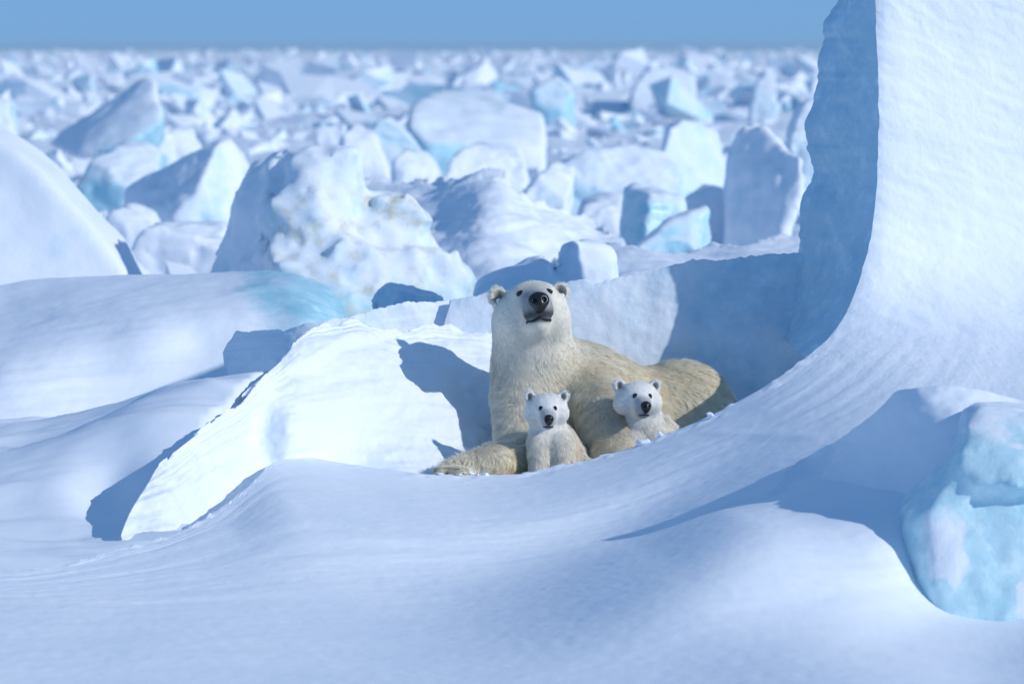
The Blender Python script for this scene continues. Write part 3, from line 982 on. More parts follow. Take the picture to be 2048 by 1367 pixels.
# the long leaning slab at upper left, a real tilted plank of ice with a turquoise end
c0 = [P(88, 290, 61.0), P(150, 318, 59.6), P(252, 290, 59.4), P(330, 240, 59.8), P(318, 300, 60.0), P(288, 152, 60.8), P(312, 160, 60.6), P(120, 262, 61.4), P(300, 160, 62.2), P(130, 300, 62.0), P(330, 300, 62)]
ice_thing('ice_slab', 'long tilted snow-topped slab with a turquoise end, upper left', [np.array(c0)], 0.05, rnd=0.05, amp=0.04, freq=1.5, seed=91, zmin=-0.3, mat=M_FAR, cat='ice slab',
          icefn=lambda v: 0.85 * sstep(-6.3, -5.4, v[:, 0]) * sstep(1.35, 0.95, v[:, 2]))


# ------------------------------------------------------------------ rubble field
def rubble():
    protos = []
    r = np.random.default_rng(5)
    for k in range(10):
        # broken plate of sea ice, standing at a slant
        ang = np.sort(r.uniform(0, 6.28, 6))
        ring = np.stack([np.cos(ang) * r.uniform(.7, 1.15, 6), np.sin(ang) * r.uniform(.6, 1.0, 6)], -1)
        t = r.uniform(.18, .42)
        pts = np.concatenate([np.c_[ring, np.full(6, t)], np.c_[ring * r.uniform(.8, 1.05, (6, 1)), np.full(6, -t)]])
        a, b = r.uniform(-.9, .9), r.uniform(-.7, .7)
        R1 = np.array([[math.cos(a), 0, math.sin(a)], [0, 1, 0], [-math.sin(a), 0, math.cos(a)]])
        R2 = np.array([[1, 0, 0], [0, math.cos(b), -math.sin(b)], [0, math.sin(b), math.cos(b)]])
        pts = pts @ R1.T @ R2.T
        v, f = ice_mesh([pts], 0.055, rnd=0.03, amp=0.035, freq=2.2, seed=300 + k, zmin=-1.4, crag=0.04)
        me = mesh_object('ice_block', v, f, M_FAR, None, {'ice': np.full(len(v), [0.05, 0.15, 0.3, 0.55, 0.1, 0.2, 0.45, 0.1, 0.65, 0.0][k]), 'dirt': np.zeros(len(v))})
        protos.append(me.data)
        bpy.data.objects.remove(me)
    n = 0
    placed = []
    tries = 0
    while n < 250 and tries < 20000:
        tries += 1
        Y = 40 * (170 / 40.0) ** r.uniform(0, 1) ** 0.8
        px = r.uniform(-120, 1800)
        X = (px - 1024) * Y / FPX
        s = r.choice([0.25, 0.4, 0.6, 0.9], p=[.3, .35, .25, .10]) * r.uniform(0.8, 1.25) * (0.8 + Y / 260)
        s = min(s, 0.45 + 0.35 * r.uniform())
        if any((X - a) ** 2 + ((Y - b) * 0.8) ** 2 < ((s + c) * 0.6) ** 2 for a, b, c in placed):
            continue
        placed.append((X, Y, s))
        o = bpy.data.objects.new('ice_block', protos[r.integers(10)])
        COL.objects.link(o)
        o.location = (X, Y, -0.12 * s)
        o.rotation_euler = (r.uniform(-.2, .2), r.uniform(-.2, .2), r.uniform(0, 6.28))
        o.scale = (s * r.uniform(.9, 1.7), s * r.uniform(.8, 1.2), s * r.uniform(.55, 1.2))
        if Y < 75:
            tag(o, 'small blurred ice block scattered among the larger blocks of the middle distance', 'ice block', 'small blocks of the middle distance')
        else:
            tag(o, 'tiny far blurred ice block in the band of rubble below the horizon', 'ice block', 'far blocks below the horizon')
        n += 1
    # beyond that the field reads as one mass
    m = 19000
    Y = 34 * (4800 / 34.0) ** r.uniform(0, 1, m)
    X = (r.uniform(-800, 2800, m) - 1024) * Y / FPX
    near = sstep(200, 60, Y)
    ridge = fbm(np.stack([X * 0.25, Y * 0.10, Y * 0], -1), 3, 88)               # pressure ridges: the pieces gather in lines
    ok = (ridge > -0.15 + r.uniform(-.5, .5, m))
    X, Y, near, ridge = X[ok], Y[ok], near[ok], ridge[ok]
    m = len(X)
    s = r.choice([0.25, 0.5, 0.9, 1.4], m, p=[.35, .35, .22, .08]) * r.uniform(.7, 1.3, m) * (0.8 + Y / 2600) * (1 - 0.5 * near) * (1 + 0.5 * np.clip(ridge, 0, 1))
    s = np.where(Y < 110, np.minimum(s, 0.14 + Y * 0.0028), s)
    bm = bmesh.new()
    for q in r.uniform(-1, 1, (10, 3)) * np.array([1, .8, .5]):
        bm.verts.new(tuple(q))
    bmesh.ops.convex_hull(bm, input=bm.verts)
    for q in [q for q in bm.verts if not q.link_faces]:
        bm.verts.remove(q)
    bmesh.ops.triangulate(bm, faces=bm.faces[:])
    bm.verts.index_update()
    bv = np.array([v.co for v in bm.verts])
    bf = np.array([[v.index for v in f.verts] for f in bm.faces])
    bm.free()
    a = r.uniform(0, 6.28, m)
    b = r.uniform(-.9, .9, m)
    sc = r.uniform(.7, 1.3, (m, 3)) * s[:, None] * np.array([1.5, 1.1, .8])
    vs = bv[None] * sc[:, None]
    x = vs[..., 0] * np.cos(b)[:, None] - vs[..., 2] * np.sin(b)[:, None]
    z = vs[..., 0] * np.sin(b)[:, None] + vs[..., 2] * np.cos(b)[:, None]
    xx = x * np.cos(a)[:, None] - vs[..., 1] * np.sin(a)[:, None]
    yy = x * np.sin(a)[:, None] + vs[..., 1] * np.cos(a)[:, None]
    V = np.stack([xx + X[:, None], yy + Y[:, None], z - (0.05 * s)[:, None]], -1).reshape(-1, 3)
    F = (bf[None] + (np.arange(m) * len(bv))[:, None, None]).reshape(-1, 3)
    ic = np.repeat(r.choice([0, 0.1, 0.3, 0.6], m), len(bv))
    o = mesh_object('ice_rubble', V, F, M_FAR, None, {'ice': ic, 'dirt': np.zeros(len(V))}, smooth=False)
    tag(o, 'far blurred ice rubble that stretches as one mass to the horizon', 'ice rubble', kind='stuff')


rubble()

# ------------------------------------------------------------------ ice block in the right foreground
kb = empty('ice_block', P(2000, 1250, 16.0))
tag(kb, 'big turquoise ice block capped with shaded snow in the right foreground', 'ice block')


def near_block():
    org = np.array(kb.location)
    s = relief_solid('snow_cover', [
        [(1440, 1150), (1600, 1180), (1720, 1190), (1800, 1200), (1900, 1230), (2150, 1250), (2500, 1250)],
        [(1540, 985), (1640, 985), (1740, 990), (1800, 1000), (1900, 1010), (2150, 1010), (2500, 1020)],
        [(1590, 930), (1660, 905), (1740, 880), (1810, 850), (1900, 850), (2150, 860), (2500, 900)],
        [(1610, 915), (1660, 887), (1722, 850), (1760, 815), (1790, 784), (1840, 775), (1890, 769), (1950, 776), (2048, 800), (2200, 850), (2500, 900)]],
        [(1440, 1150, ('Y', 16.6)), (1600, 1180, ('Y', 16.6)), (1720, 1190, ('Y', 16.5)), (1800, 1200, ('Y', 16.4)), (1900, 1230, ('Y', 16.4)), (2150, 1250, ('Y', 16.4)), (2500, 1250, ('Y', 16.4)),
         (1540, 985, ('Y', 17.2)), (1640, 985, ('Y', 17.05)), (1740, 990, ('Y', 16.8)), (1800, 1000, ('Y', 16.65)), (1900, 1010, ('Y', 16.5)), (2150, 1010, ('Y', 16.5)), (2500, 1020, ('Y', 16.5)),
         (1660, 905, ('Y', 17.5)), (1740, 880, ('Y', 17.05)), (1810, 850, ('Y', 16.8)), (1900, 850, ('Y', 16.65)), (2150, 860, ('Y', 16.6)),
         (1610, 915, ('Y', 17.75)), (1660, 887, ('Y', 17.6)), (1722, 850, ('Y', 17.16)), (1790, 784, ('Y', 16.92)), (1890, 769, ('Y', 16.8)), (2048, 800, ('Y', 16.8)), (2500, 900, ('Y', 17.0))],
        170, 90, 0.7, M_SNOW, noise=(0.012, 5), seed=64, lip=0.06)
    for v in s.data.vertices:
        v.co = Vector(s.location) + v.co - Vector(tuple(org))
    s.location = (0, 0, 0)
    s.parent = kb
    # bare ice body in front of it
    ice_thing('ice_core', None, [
        prism([(1800, 1035, .15), (1860, 1000, 0), (1930, 905, .1), (1990, 885, .1), (2100, 890, .1), (2330, 920, .2), (2360, 1290, 0), (2050, 1285, -.25), (1880, 1262, -.22), (1812, 1230, 0)], 16.05, 0.9, 0.95),
        prism([(1925, 850, .15), (1960, 815, .2), (2060, 815, .2), (2280, 850, .3), (2320, 1000, .0), (2060, 1000, -.28), (1950, 985, -.16)], 16.15, 0.8, 0.9)],
        0.017, parent=kb, rnd=0.05, amp=0.016, freq=4.0, seed=401, join=0.10, zmin=-0.4, crag=0.0, mat=M_KICE,
        icefn=lambda v: 0.95 - 0.75 * sstep(0.42, 0.60, v[:, 2] + 0.06 * fbm(v * 7, 3, 5)) - 0.75 * sstep(0.15, 0.45, fbm(v * np.array([6, 6, 3.0]), 3, 12)))


M_KICE = snow_material('near_turquoise_ice', ice=(0.66, 0.86, 0.93), deep=(0.48, 0.75, 0.84), bump=2.6)
near_block()


# ------------------------------------------------------------------ cold air between the camera and the horizon
def haze():
    bm = bmesh.new()
    bmesh.ops.create_cube(bm, size=1.0)
    v = np.array([q.co for q in bm.verts])
    f = [tuple(q.index for q in a.verts) for a in bm.faces]
    bm.free()
    v = (v + 0.5) * np.array([3600.0, 5340.0, 9.0]) + np.array([-1800.0, -60.0, -3.0])
    m = bpy.data.materials.new('cold_air')
    m.use_nodes = True
    nt = m.node_tree
    nt.nodes.remove(nt.nodes['Principled BSDF'])
    pv = nt.nodes.new('ShaderNodeVolumePrincipled')
    pv.inputs['Color'].default_value = (0.72, 0.90, 1.0, 1)
    pv.inputs['Density'].default_value = HAZE
    nt.links.new(pv.outputs[0], nt.nodes['Material Output'].inputs['Volume'])
    o = mesh_object('haze', v, f, m, smooth=False)
    tag(o, 'thin blue haze in the cold air over the whole ice field', 'haze', kind='stuff')


HAZE = 0.00015
haze()

# ------------------------------------------------------------------ bears
def head_frame(yaw, pitch, roll):
    f = np.array([math.sin(yaw) * math.cos(pitch), -math.cos(yaw) * math.cos(pitch), math.sin(pitch)])
    b = np.array([math.cos(yaw), math.sin(yaw), 0.0])
    u = np.cross(f, b)
    b2 = b * math.cos(roll) + u * math.sin(roll)
    u2 = np.cross(f, b2)
    return f, b2, u2


def tube(path, radii, seg=8):
    path = np.asarray(path, float)
    V, F = [], []
    n = len(path)
    t = np.gradient(path, axis=0)
    t /= np.linalg.norm(t, axis=1, keepdims=True)
    up = np.array([0.3, 0.2, 1.0])
    for i in range(n):
        a = np.cross(t[i], up)
        a /= np.linalg.norm(a)
        b = np.cross(a, t[i])
        for k in range(seg):
            w = 2 * math.pi * k / seg
            V.append(path[i] + radii[i] * (a * math.cos(w) + b * math.sin(w)))
    for i in range(n - 1):
        for k in range(seg):
            F.append((i * seg + k, i * seg + (k + 1) % seg, (i + 1) * seg + (k + 1) % seg, (i + 1) * seg + k))
    F.append(tuple(range(seg))[::-1])
    F.append(tuple((n - 1) * seg + k for k in range(seg)))
    return np.array(V), F


def ball(c, r, B, nu=18, nv=12):
    """ellipsoid with radii r along the rows of B"""
    V, F = [], []
    for i in range(nv + 1):
        th = math.pi * i / nv
        for j in range(nu):
            ph = 2 * math.pi * j / nu
            q = np.array([math.sin(th) * math.cos(ph) * r[0], math.sin(th) * math.sin(ph) * r[1], math.cos(th) * r[2]])
            V.append(np.asarray(c) + q @ B)
    for i in range(nv):
        for j in range(nu):
            F.append((i * nu + j, (i + 1) * nu + j, (i + 1) * nu + (j + 1) % nu, i * nu + (j + 1) % nu))
    return np.array(V), F


def ear_keep(l, ear):
    a, b, c, rb, rc = ear
    k = np.ones(len(l), bool)
    for g in (-1, 1):
        k &= ~((((l[:, 1] - g * (b - .004)) / (rb * .68)) ** 2 + ((l[:, 2] - c - .006) / (rc * .72)) ** 2 < 1) & (l[:, 0] > a - .012))
    return k


class Head:
    """head space: (forward, to the viewer's right, up), in units of s metres"""
    def __init__(self, origin, s, yaw, pitch, roll):
        self.o = np.asarray(origin, float)
        self.s = s
        self.f, self.b, self.u = head_frame(yaw, pitch, roll)
        self.B = np.stack([self.f, self.b, self.u])

    def at(self, a, b, c):
        return self.o + self.s * (a * self.f + b * self.b + c * self.u)

    def local(self, p):
        return ((np.asarray(p) - self.o) @ self.B.T) / self.s


def fur_blades(root, name, verts, faces, colfn, lenfn, flowfn, count, width, seed, keepfn=None, lock=30.0):
    """coat of hair: narrow tapering blades rooted all over the skin, lying along the lie of the coat"""
    r = np.random.default_rng(seed)
    tri = np.concatenate([faces[:, [0, 1, 2]], faces[:, [0, 2, 3]]])
    a, b, c = verts[tri[:, 0]], verts[tri[:, 1]], verts[tri[:, 2]]
    cr = np.cross(b - a, c - a)
    ar = np.linalg.norm(cr, axis=1)
    vn = np.zeros_like(verts)
    for k in range(3):
        np.add.at(vn, tri[:, k], cr)
    vn /= np.maximum(np.linalg.norm(vn, axis=1, keepdims=True), 1e-12)
    pick = r.choice(len(tri), count, p=ar / ar.sum())
    w = r.uniform(0, 1, (count, 2))
    fl = w.sum(1) > 1
    w[fl] = 1 - w[fl]
    w0 = 1 - w.sum(1)
    p = a[pick] * w0[:, None] + b[pick] * w[:, :1] + c[pick] * w[:, 1:]
    n = vn[tri[pick, 0]] * w0[:, None] + vn[tri[pick, 1]] * w[:, :1] + vn[tri[pick, 2]] * w[:, 1:]
    n /= np.maximum(np.linalg.norm(n, axis=1, keepdims=True), 1e-9)
    if keepfn is not None:
        k = keepfn(p)
        p, n = p[k], n[k]
    m = len(p)
    fl = flowfn(p)
    cl = np.stack([fbm(p * lock * 0.8, 2, seed + s) for s in (1, 2, 3)], -1)         # locks
    fl = fl + 0.36 * cl + 0.16 * r.normal(size=(m, 3))
    fl -= n * (fl * n).sum(1, keepdims=True)
    fl /= np.maximum(np.linalg.norm(fl, axis=1, keepdims=True), 1e-6)
    sd = np.cross(fl, n)
    L = lenfn(p) * r.uniform(0.65, 1.25, m)
    lk = fbm(p * lock, 2, seed + 8)
    L = L * np.clip(1 + 0.28 * lk, 0.5, 1.5)
    lift = np.clip(r.uniform(0.18, 0.42, m) + 0.10 * lk, 0.10, 0.7)
    d = fl * np.cos(lift)[:, None] + n * np.sin(lift)[:, None]
    d2 = fl * np.cos(lift * 0.35)[:, None] + n * np.sin(lift * 0.35)[:, None]
    wd = (width * np.clip(L / 0.03, 0.45, 1.2) * r.uniform(0.7, 1.3, m))[:, None]
    p0 = p - n * 0.002
    p1 = p + d * (L * 0.5)[:, None]
    p2 = p1 + d2 * (L * 0.5)[:, None]
    V = np.stack([p0 - sd * wd, p0 + sd * wd, p1 + sd * wd * 0.8, p1 - sd * wd * 0.8, p2], 1).reshape(-1, 3)
    i = np.arange(m)[:, None] * 5
    fq = np.concatenate([i + np.array([0, 1, 2]), i + np.array([0, 2, 3]), i + np.array([3, 2, 4])])
    col = np.clip(colfn(p) * (1 + 0.09 * r.normal(size=(m, 1)) + 0.09 * lk[:, None]), 0.01, 0.93)
    C = np.repeat(col, 5, 0)
    nrm = np.cross(V[fq[:, 1]] - V[fq[:, 0]], V[fq[:, 2]] - V[fq[:, 0]])
    if (nrm[:m] * n).sum() < 0:
        fq = fq[:, ::-1]
    return mesh_object(name, V, np.ascontiguousarray(fq), M_FUR, root, {'coat': C}, origin=tuple(root.location))


def face_parts(root, sdf, H, nose_c, nose_r, eye_b, eye_a, eye_c, eye_r, mouth, lip_r, lids=0.7):
    og = tuple(root.location)
    B = H.B
    # nose pad with nostrils
    s = Sdf()
    nc = H.at(*nose_c)
    s.ell(nc, np.array(nose_r) * H.s, 0.0, B)
    s.ell(nc + H.s * (0.10 * H.f * nose_r[0] - nose_r[2] * 0.75 * H.u), np.array([nose_r[0] * 0.8, nose_r[1] * 0.42, nose_r[2] * 0.8]) * H.s, 0.012 * H.s / 0.3, B)
    mc = sdf.project(H.at(*mouth[len(mouth) // 2]), off=-0.004)[0]
    s.cone(nc - H.s * nose_r[2] * 0.9 * H.u, mc, nose_r[1] * 0.24 * H.s, nose_r[1] * 0.20 * H.s, 0.006)
    for sg in (-1, 1):
        s.ell(nc + H.s * (nose_r[0] * 0.95 * H.f + sg * nose_r[1] * 0.48 * H.b - nose_r[2] * 0.12 * H.u), np.array([nose_r[0] * 0.5, nose_r[1] * 0.22, nose_r[2] * 0.3]) * H.s, 0.004, B, cut=True)
    ext = max(nose_r) * H.s * 2.3
    v, f = s.mesh(nc - ext, nc + ext, ext / 22)
    mesh_object('nose', v, f, M_NOSE, root, origin=og)
    for sg in (-1, 1):
        e = sdf.project(H.at(eye_a, sg * eye_b, eye_c), off=-0.25 * eye_r * H.s)[0]
        v, f = ball(e, np.array([1.0, 1.15, 1.15 * lids]) * eye_r * H.s, B)
        eo = mesh_object('eye', v, f, M_EYE, root, origin=og)
        # dark skin rim round the eye
        g, _ = sdf.grad(e)
        ring = []
        for k in range(15):
            t = 2 * math.pi * k / 14
            q = e + H.s * eye_r * (1.12 * math.cos(t) * H.b + 1.1 * lids * math.sin(t) * H.u)
            ring.append(sdf.project(q, off=0.0005)[0])
        v, f = tube(ring, [eye_r * H.s * 0.26] * 15, 6)
        mesh_object('eyelid', v, f, M_LIP, eo, origin=og)
    path = [sdf.project(H.at(*q), off=0.0015)[0] for q in mouth]
    path = catmull(np.array(path), 22)
    rr = lip_r * H.s * np.sin(np.linspace(0.35, math.pi - 0.35, 22)) ** 0.6
    v, f = tube(path, rr, 8)
    mesh_object('mouth', v, f, M_LIP, root, origin=og)


def build_bear(name, label, base, sdf, lo, hi, h, H, colfn, lenfn, flowfn, count, width, seed, face, keepfn=None, disp=None, lock=30.0):
    root = empty(name, base)
    tag(root, label, 'bear')
    v, f = sdf.mesh(lo, hi, h, disp)
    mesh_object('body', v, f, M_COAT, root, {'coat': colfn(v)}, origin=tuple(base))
    fur_blades(root, 'fur', v, f, colfn, lenfn, flowfn, count, width, seed, keepfn, lock)
    face_parts(root, sdf, H, **face)
    return root


def add_head(S, H, cub=False):
    at, s, B = H.at, H.s, H.B
    if not cub:
        S.ell(at(0, 0, 0), np.array([.165, .145, .098]) * s, 0.05, B)
        S.ell(at(.06, 0, .025), np.array([.12, .108, .068]) * s, 0.05, B)
        for g in (-1, 1):
            S.ell(at(.01, g * .088, -.065), np.array([.125, .078, .10]) * s, 0.05, B)
            S.ell(at(.108, g * .062, .045), np.array([.05, .032, .026]) * s, 0.03, B)      # brow
        S.cone(at(.08, 0, -.01), at(.245, 0, -.048), .092 * s, .062 * s, 0.04)
        for g in (-1, 1):
            S.ell(at(.235, g * .030, -.082), np.array([.062, .040, .040]) * s, 0.03, B)    # upper lip
        S.cone(at(.04, 0, -.10), at(.215, 0, -.128), .085 * s, .043 * s, 0.03)             # jaw
        ear = (-.050, .152, .066, .045, .050)
    else:
        S.ell(at(0, 0, 0), np.array([.145, .166, .108]) * s, 0.03, B)
        S.ell(at(.05, 0, .030), np.array([.100, .115, .074]) * s, 0.03, B)
        for g in (-1, 1):
            S.ell(at(-.005, g * .108, -.060), np.array([.10, .078, .078]) * s, 0.03, B)
        S.cone(at(.08, 0, -.040), at(.220, 0, -.082), .092 * s, .060 * s, 0.02)
        S.cone(at(.06, 0, -.10), at(.190, 0, -.128), .070 * s, .040 * s, 0.02)
        ear = (-.030, .148, .080, .039, .046)
    a, b, c, rb, rc = ear
    for g in (-1, 1):
        # ear: a cupped round flap
        S.cone(at(a - .01, g * (b - .035), c - .035), at(a, g * b, c + .005), .040 * s, .036 * s, 0.025)
        S.ell(at(a, g * b, c + .008), np.array([.026, rb, rc]) * s, 0.015, B)
    for g in (-1, 1):
        S.ell(at(a + .030, g * (b - .004), c + .006), np.array([.036, rb * .70, rc * .74]) * s, 0.006, B, cut=True)
    return ear


# ---- mother
S = Sdf()
HM = Head(P(1063, 614, 20.05), 1.0, math.radians(6), math.radians(17), math.radians(4))
S.cone(P(1128, 812, 20.30), P(1245, 838, 20.48), .235, .225, 0.0)
S.cone(P(1245, 838, 20.48), P(1368, 832, 20.62), .225, .235, 0.10)
S.ell(P(1360, 826, 20.62), (.245, .25, .245), 0.08)
S.ell(P(1150, 770, 20.30), (.20, .20, .215), 0.10)                      # shoulder
S.ell(P(1195, 790, 20.38), (.24, .22, .20), 0.10)
S.cone(P(1062, 650, 20.12), P(1070, 745, 20.20), .188, .185, 0.10)      # neck
S.cone(P(1070, 745, 20.20), P(1082, 835, 20.20), .185, .180, 0.10)      # chest
S.cone(P(1046, 800, 20.08), P(1036, 900, 19.78), .145, .098, 0.08)      # viewer's left foreleg
S.cone(P(1044, 922, 19.66), P(985, 928, 19.50), .095, .085, 0.06)
S.cone(P(985, 928, 19.52), P(935, 934, 19.46), .083, .060, 0.05)
S.cone(P(935, 934, 19.46), P(905, 938, 19.41), .060, .046, 0.03)
for q in ((884, 939), (894, 943), (907, 946), (922, 949)):               # toes
    S.cone(P(q[0] + 18, q[1] - 5, 19.42), P(q[0], q[1], 19.36 - (q[0] - 884) * .0009), .032, .024, 0.015)
S.cone(P(1190, 800, 20.10), P(1222, 860, 19.86), .150, .125, 0.08)      # other foreleg
S.cone(P(1222, 860, 19.86), P(1232, 935, 19.66), .120, .090, 0.05)
S.cone(P(1232, 940, 19.66), P(1215, 965, 19.48), .080, .060, 0.04)
S.cone(P(1380, 850, 20.55), P(1330, 930, 20.30), .20, .10, 0.08)        # hind leg folded under
ear_m = add_head(S, HM)


def mother_col(p):
    l = HM.local(p)
    base = np.array([.86, .79, .65])
    c = np.tile(base, (len(p), 1))
    head = sstep(.40, .18, np.linalg.norm(l, axis=1))
    c = c * (1 - head[:, None]) + np.array([.86, .82, .72]) * head[:, None]
    # yellow staining on flank, elbow and forearm; warm sunlight painted into the flank too
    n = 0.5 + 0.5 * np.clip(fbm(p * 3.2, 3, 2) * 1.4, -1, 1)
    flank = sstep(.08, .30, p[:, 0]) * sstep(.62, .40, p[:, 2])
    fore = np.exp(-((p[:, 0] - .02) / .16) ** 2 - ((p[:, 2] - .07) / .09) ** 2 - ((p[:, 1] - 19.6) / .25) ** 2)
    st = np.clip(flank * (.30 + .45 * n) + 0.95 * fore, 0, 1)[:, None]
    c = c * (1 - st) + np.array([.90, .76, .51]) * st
    # grey thin-haired muzzle with bluish shade painted in, dark skin at the lips
    mz = sstep(-.140, -.112, l[:, 2]) * sstep(.12, .22, l[:, 0]) * sstep(.13, .06, np.abs(l[:, 1])) * sstep(.45, .38, np.linalg.norm(l, axis=1))
    c = c * (1 - .66 * mz[:, None]) + np.array([.18, .205, .25]) * .66 * mz[:, None]
    hr = np.linalg.norm(l, axis=1)
    lip = sstep(.19, .24, l[:, 0]) * np.exp(-((l[:, 2] + .104) / .024) ** 2) * sstep(.42, .36, hr)
    lip = np.clip(lip + sstep(.25, .28, l[:, 0]) * np.exp(-(l[:, 1] / .014) ** 2) * sstep(-.12, -.10, l[:, 2]) * sstep(.42, .36, hr), 0, 1)
    c = c * (1 - .85 * lip[:, None]) + np.array([.03, .03, .035]) * .85 * lip[:, None]
    a, b, cc, rb, rc = ear_m
    for g in (-1, 1):
        e = np.exp(-((l[:, 1] - g * (b - .006)) / (rb * .62)) ** 2 - ((l[:, 2] - cc - .004) / (rc * .62)) ** 2) * sstep(a - .018, a - .010, l[:, 0])
        e = np.clip(1.3 * e, 0, 1)[:, None] * sstep(.10, .13, np.abs(l[:, 1]))[:, None]
        c = c * (1 - .78 * e) + np.array([.10, .09, .08]) * .78 * e
    # grey shade painted into the coat at the knee of the far leg
    k = np.exp(-((p[:, 0] - .47) / .10) ** 2 - ((p[:, 2] - .27) / .10) ** 2) * sstep(20.1, 19.85, p[:, 1])
    c = c * (1 - .35 * k[:, None]) + np.array([.28, .27, .25]) * .35 * k[:, None]
    return c


def mother_len(p):
    l = HM.local(p)
    L = .018 + .028 * sstep(.16, .5, np.linalg.norm(l, axis=1))
    nr = sstep(.42, .34, np.linalg.norm(l, axis=1))
    L = L * (1 - .52 * sstep(.10, .22, l[:, 0]) * nr)
    a, b, c, rb, rc = ear_m
    return np.where(ear_keep(l, ear_m) | (nr < .5), L, .010)


def mother_flow(p):
    l = HM.local(p)
    hd = sstep(.30, .17, np.linalg.norm(l, axis=1))[:, None]
    back = np.array([.35, .25, -.9])
    q = np.tile(back, (len(p), 1))
    tor = sstep(.15, .5, p[:, 0])[:, None]
    q = q * (1 - tor) + np.array([.62, .35, -.70]) * tor
    paw = sstep(.14, .06, p[:, 2])[:, None] * sstep(.12, .0, p[:, 0])[:, None]
    q = q * (1 - paw) + np.array([-.8, -.35, -.45]) * paw
    rad = (p - HM.at(.33, 0, -.06))
    rad = rad / np.linalg.norm(rad, axis=1, keepdims=True)
    return q * (1 - hd) + rad * hd


def mother_keep(p):
    l = HM.local(p)
    k = np.ones(len(p), bool)
    k &= np.linalg.norm((l - np.array([.30, 0, -.045])) * np.array([.6, 1, .9]), axis=1) > .050
    for g in (-1, 1):
        k &= np.linalg.norm((l - np.array([.15, g * .064, .028])) * np.array([.6, 1, 1.5]), axis=1) > .023
    k &= ~((l[:, 0] > .19) & (np.abs(l[:, 2] + .108) < .010))
    return k


MB = P(1130, 950, 20.2)
MB[2] = -0.02
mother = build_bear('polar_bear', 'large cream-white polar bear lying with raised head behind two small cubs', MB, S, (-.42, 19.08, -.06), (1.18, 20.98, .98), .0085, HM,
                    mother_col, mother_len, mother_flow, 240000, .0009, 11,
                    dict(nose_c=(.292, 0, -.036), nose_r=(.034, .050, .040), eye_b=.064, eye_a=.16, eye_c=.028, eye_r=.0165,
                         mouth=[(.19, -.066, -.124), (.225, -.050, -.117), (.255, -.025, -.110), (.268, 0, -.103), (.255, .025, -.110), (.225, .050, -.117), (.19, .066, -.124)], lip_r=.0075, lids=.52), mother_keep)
# ear tags
a_, b_, c_, rb_, rc_ = ear_m
for g in (-1, 1):
    q = S.project(HM.at(a_ + .05, g * (b_ + .006), c_ - .018), off=0.004)[0]
    v, f = ball(q, (.006, .0125, .0145), HM.B, 14, 8)
    mesh_object('ear_tag', v, f, M_TAG, mother, origin=tuple(MB))
# claws on the stretched paw
for q in ((884, 939), (894, 943), (907, 946), (922, 949)):
    y0 = 19.36 - (q[0] - 884) * .0009
    s0 = P(q[0] - 2, q[1] - 1, y0 - .012)
    path = np.array([s0, s0 + np.array([-.018, -.012, .004]), s0 + np.array([-.036, -.020, -.012])])
    v, f = tube(catmull(path, 6), np.linspace(.008, .002, 6), 6)
    mesh_object('claw', v, f, M_CLAW, mother, origin=tuple(MB))


def cub_funcs(H, base_col, chest_line):
    ear = (-.030, .148, .080, .039, .046)

    def col(p):
        l = H.local(p)
        c = np.tile(np.array(base_col), (len(p), 1))
        r = np.linalg.norm(l, axis=1)
        hd = sstep(.42, .16, r)[:, None]
        c = c * (1 - hd) + np.array([.86, .84, .79]) * hd
        n = 0.5 + 0.5 * np.clip(fbm(p * 7, 3, 9) * 1.3, -1, 1)
        low = (sstep(.25, .02, p[:, 2]) * .5 * n)[:, None]
        c = c * (1 - low) + np.array([.72, .62, .47]) * low
        mz = sstep(.12, .20, l[:, 0]) * sstep(.10, .045, np.abs(l[:, 1])) * sstep(.03, -.03, l[:, 2]) * sstep(.40, .33, r)
        c = c * (1 - .62 * mz[:, None]) + np.array([.25, .28, .34]) * .62 * mz[:, None]
        for g in (-1, 1):
            e = np.exp(-((l[:, 1] - g * (ear[1] - .006)) / (ear[3] * .62)) ** 2 - ((l[:, 2] - ear[2] - .004) / (ear[4] * .62)) ** 2) * sstep(-.048, -.040, l[:, 0])
            e = np.clip(1.3 * e, 0, 1)[:, None] * sstep(.10, .13, np.abs(l[:, 1]))[:, None]
            c = c * (1 - .75 * e) + np.array([.12, .10, .09]) * .75 * e
        return c

    def ln(p):
        l = H.local(p)
        r = np.linalg.norm(l, axis=1)
        L = .017 + .009 * sstep(.17, .36, r)
        nr = sstep(.38, .30, r)
        L = L * (1 - .45 * sstep(.07, .17, l[:, 0]) * nr)
        return np.where(ear_keep(l, ear) | (nr < .5), L, .007)

    def flow(p):
        l = H.local(p)
        hd = sstep(.30, .18, np.linalg.norm(l, axis=1))[:, None]
        q = np.tile(np.array([.12, .25, -.9]), (len(p), 1))
        rad = p - H.at(.27, 0, -.07)
        rad = rad / np.linalg.norm(rad, axis=1, keepdims=True)
        return q * (1 - hd) + rad * hd

    def keep(p):
        l = H.local(p)
        k = np.linalg.norm((l - np.array([.27, 0, -.08])) * np.array([.6, 1, .9]), axis=1) > .044
        for g in (-1, 1):
            k &= np.linalg.norm((l - np.array([.145, g * .066, .012])) * np.array([.5, 1, 1.0]), axis=1) > .024
        return k
    return col, ln, flow, keep


CUBFACE = dict(nose_c=(.262, 0, -.072), nose_r=(.030, .042, .038), eye_b=.068, eye_a=.16, eye_c=.008, eye_r=.0165,
               mouth=[(.19, -.056, -.158), (.225, -.032, -.146), (.242, 0, -.134), (.225, .032, -.146), (.19, .056, -.158)], lip_r=.008, lids=.95)

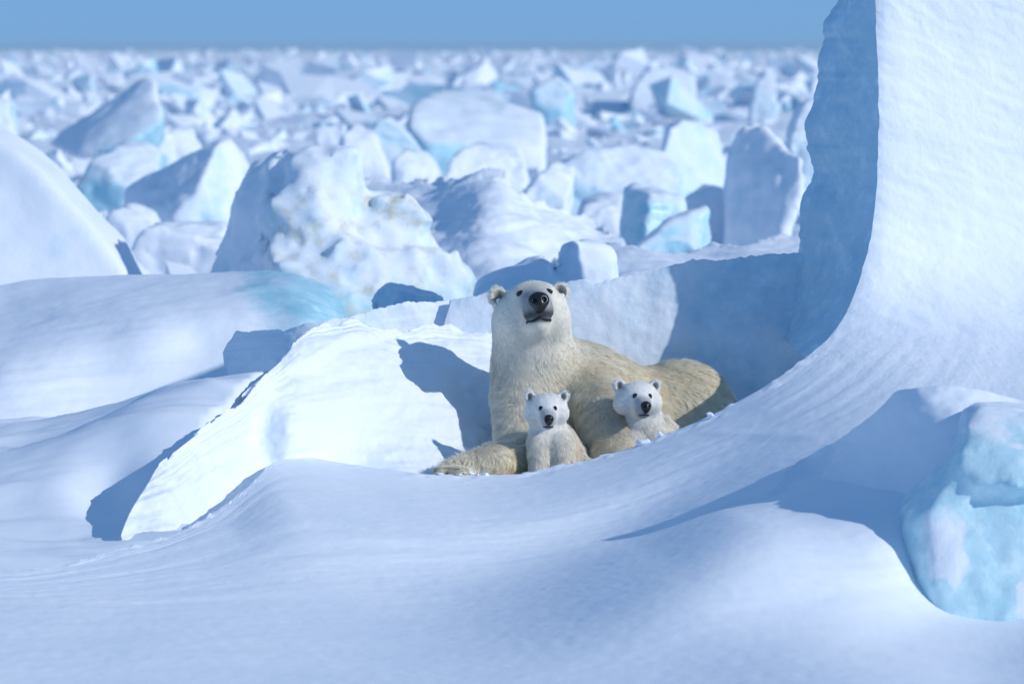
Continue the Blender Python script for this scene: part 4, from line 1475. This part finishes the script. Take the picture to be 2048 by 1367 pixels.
# ---- cub sitting between the mother's forelegs
S1 = Sdf()
H1 = Head(P(1093, 813, 19.53), .54, math.radians(4), math.radians(-2), math.radians(0))
S1.cone(P(1094, 846, 19.57), P(1100, 905, 19.58), .080, .108, 0.0)
S1.cone(P(1106, 890, 19.64), P(1130, 930, 19.76), .115, .125, 0.05)
S1.cone(P(1078, 890, 19.50), P(1077, 965, 19.44), .052, .040, 0.04)
S1.cone(P(1125, 890, 19.50), P(1128, 965, 19.44), .054, .042, 0.04)
S1.cone(P(1160, 935, 19.62), P(1150, 970, 19.50), .06, .045, 0.04)
S1.cone(P(1077, 966, 19.44), P(1076, 974, 19.40), .042, .038, 0.02)
S1.cone(P(1128, 966, 19.44), P(1128, 974, 19.40), .043, .038, 0.02)
add_head(S1, H1, True)
c1 = cub_funcs(H1, (.87, .80, .67), 0)
b1 = P(1105, 970, 19.55)
build_bear('polar_bear_cub', 'small white polar bear cub sitting upright between the mother\'s forelegs', b1, S1, (-.09, 19.25, -.08), (.44, 19.95, .44), .0058, H1,
           c1[0], c1[1], c1[2], 60000, .0009, 21, CUBFACE, c1[3], lock=44.0)

# ---- cub peering over the snow at right
S2 = Sdf()
H2 = Head(P(1275, 793, 19.73), .60, math.radians(13), math.radians(5), math.radians(-2))
S2.cone(P(1283, 835, 19.80), P(1305, 885, 19.92), .092, .120, 0.0)
S2.cone(P(1305, 880, 19.92), P(1345, 905, 20.08), .125, .120, 0.05)
S2.cone(P(1262, 880, 19.76), P(1255, 960, 19.66), .058, .045, 0.04)
S2.cone(P(1318, 885, 19.78), P(1322, 960, 19.68), .060, .045, 0.04)
add_head(S2, H2, True)
c2 = cub_funcs(H2, (.88, .82, .70), 0)
b2 = P(1300, 950, 19.85)
build_bear('polar_bear_cub', 'small white polar bear cub at right, leaning out beside the mother\'s flank', b2, S2, (.40, 19.42, -.06), (.98, 20.32, .49), .0058, H2,
           c2[0], c2[1], c2[2], 60000, .0009, 31, CUBFACE, c2[3], lock=44.0)

# ------------------------------------------------------------------ crumbs of snow on the crest
CR = [(884, 948, 19.18, .020, 'small snow crumb by the tip of the mother\'s stretched paw'), (922, 949, 19.2, .016, 'snow crumb under the mother\'s stretched paw'),
      (945, 946, 19.22, .026, 'jagged snow crumb at the front of the mother\'s paw'), (967, 947, 19.22, .024, 'snow crumb where the mother\'s forearm meets the crest'),
      (1288, 884, 19.33, .030, 'broken snow lump on the crest below the right cub'), (1326, 868, 19.36, .022, 'small snow lump on the crest right of the right cub\'s chest'),
      (1418, 830, 19.40, .024, 'small snow lump on the crest below the mother\'s rump'), (601, 914, 19.14, .022, 'snow nub on the tip of the crest below the bright bank'),
      (205, 928, 20.1, .05, 'small shaded snow block on the flat ground beside the drift\'s shadow')]
for i, (px, py, Y, s, lab) in enumerate(CR):
    c = P(px, py, Y)
    r = np.random.default_rng(900 + i)
    pts = c + r.uniform(-1, 1, (12, 3)) * np.array([1.3, 1.0, .7]) * s
    ice_thing('snow_chunk', lab, [pts], s / 6, rnd=s * .25, amp=s * .2, freq=1.2 / s, seed=500 + i, mat=M_SNOW, cat='snow chunk', zmin=-1)
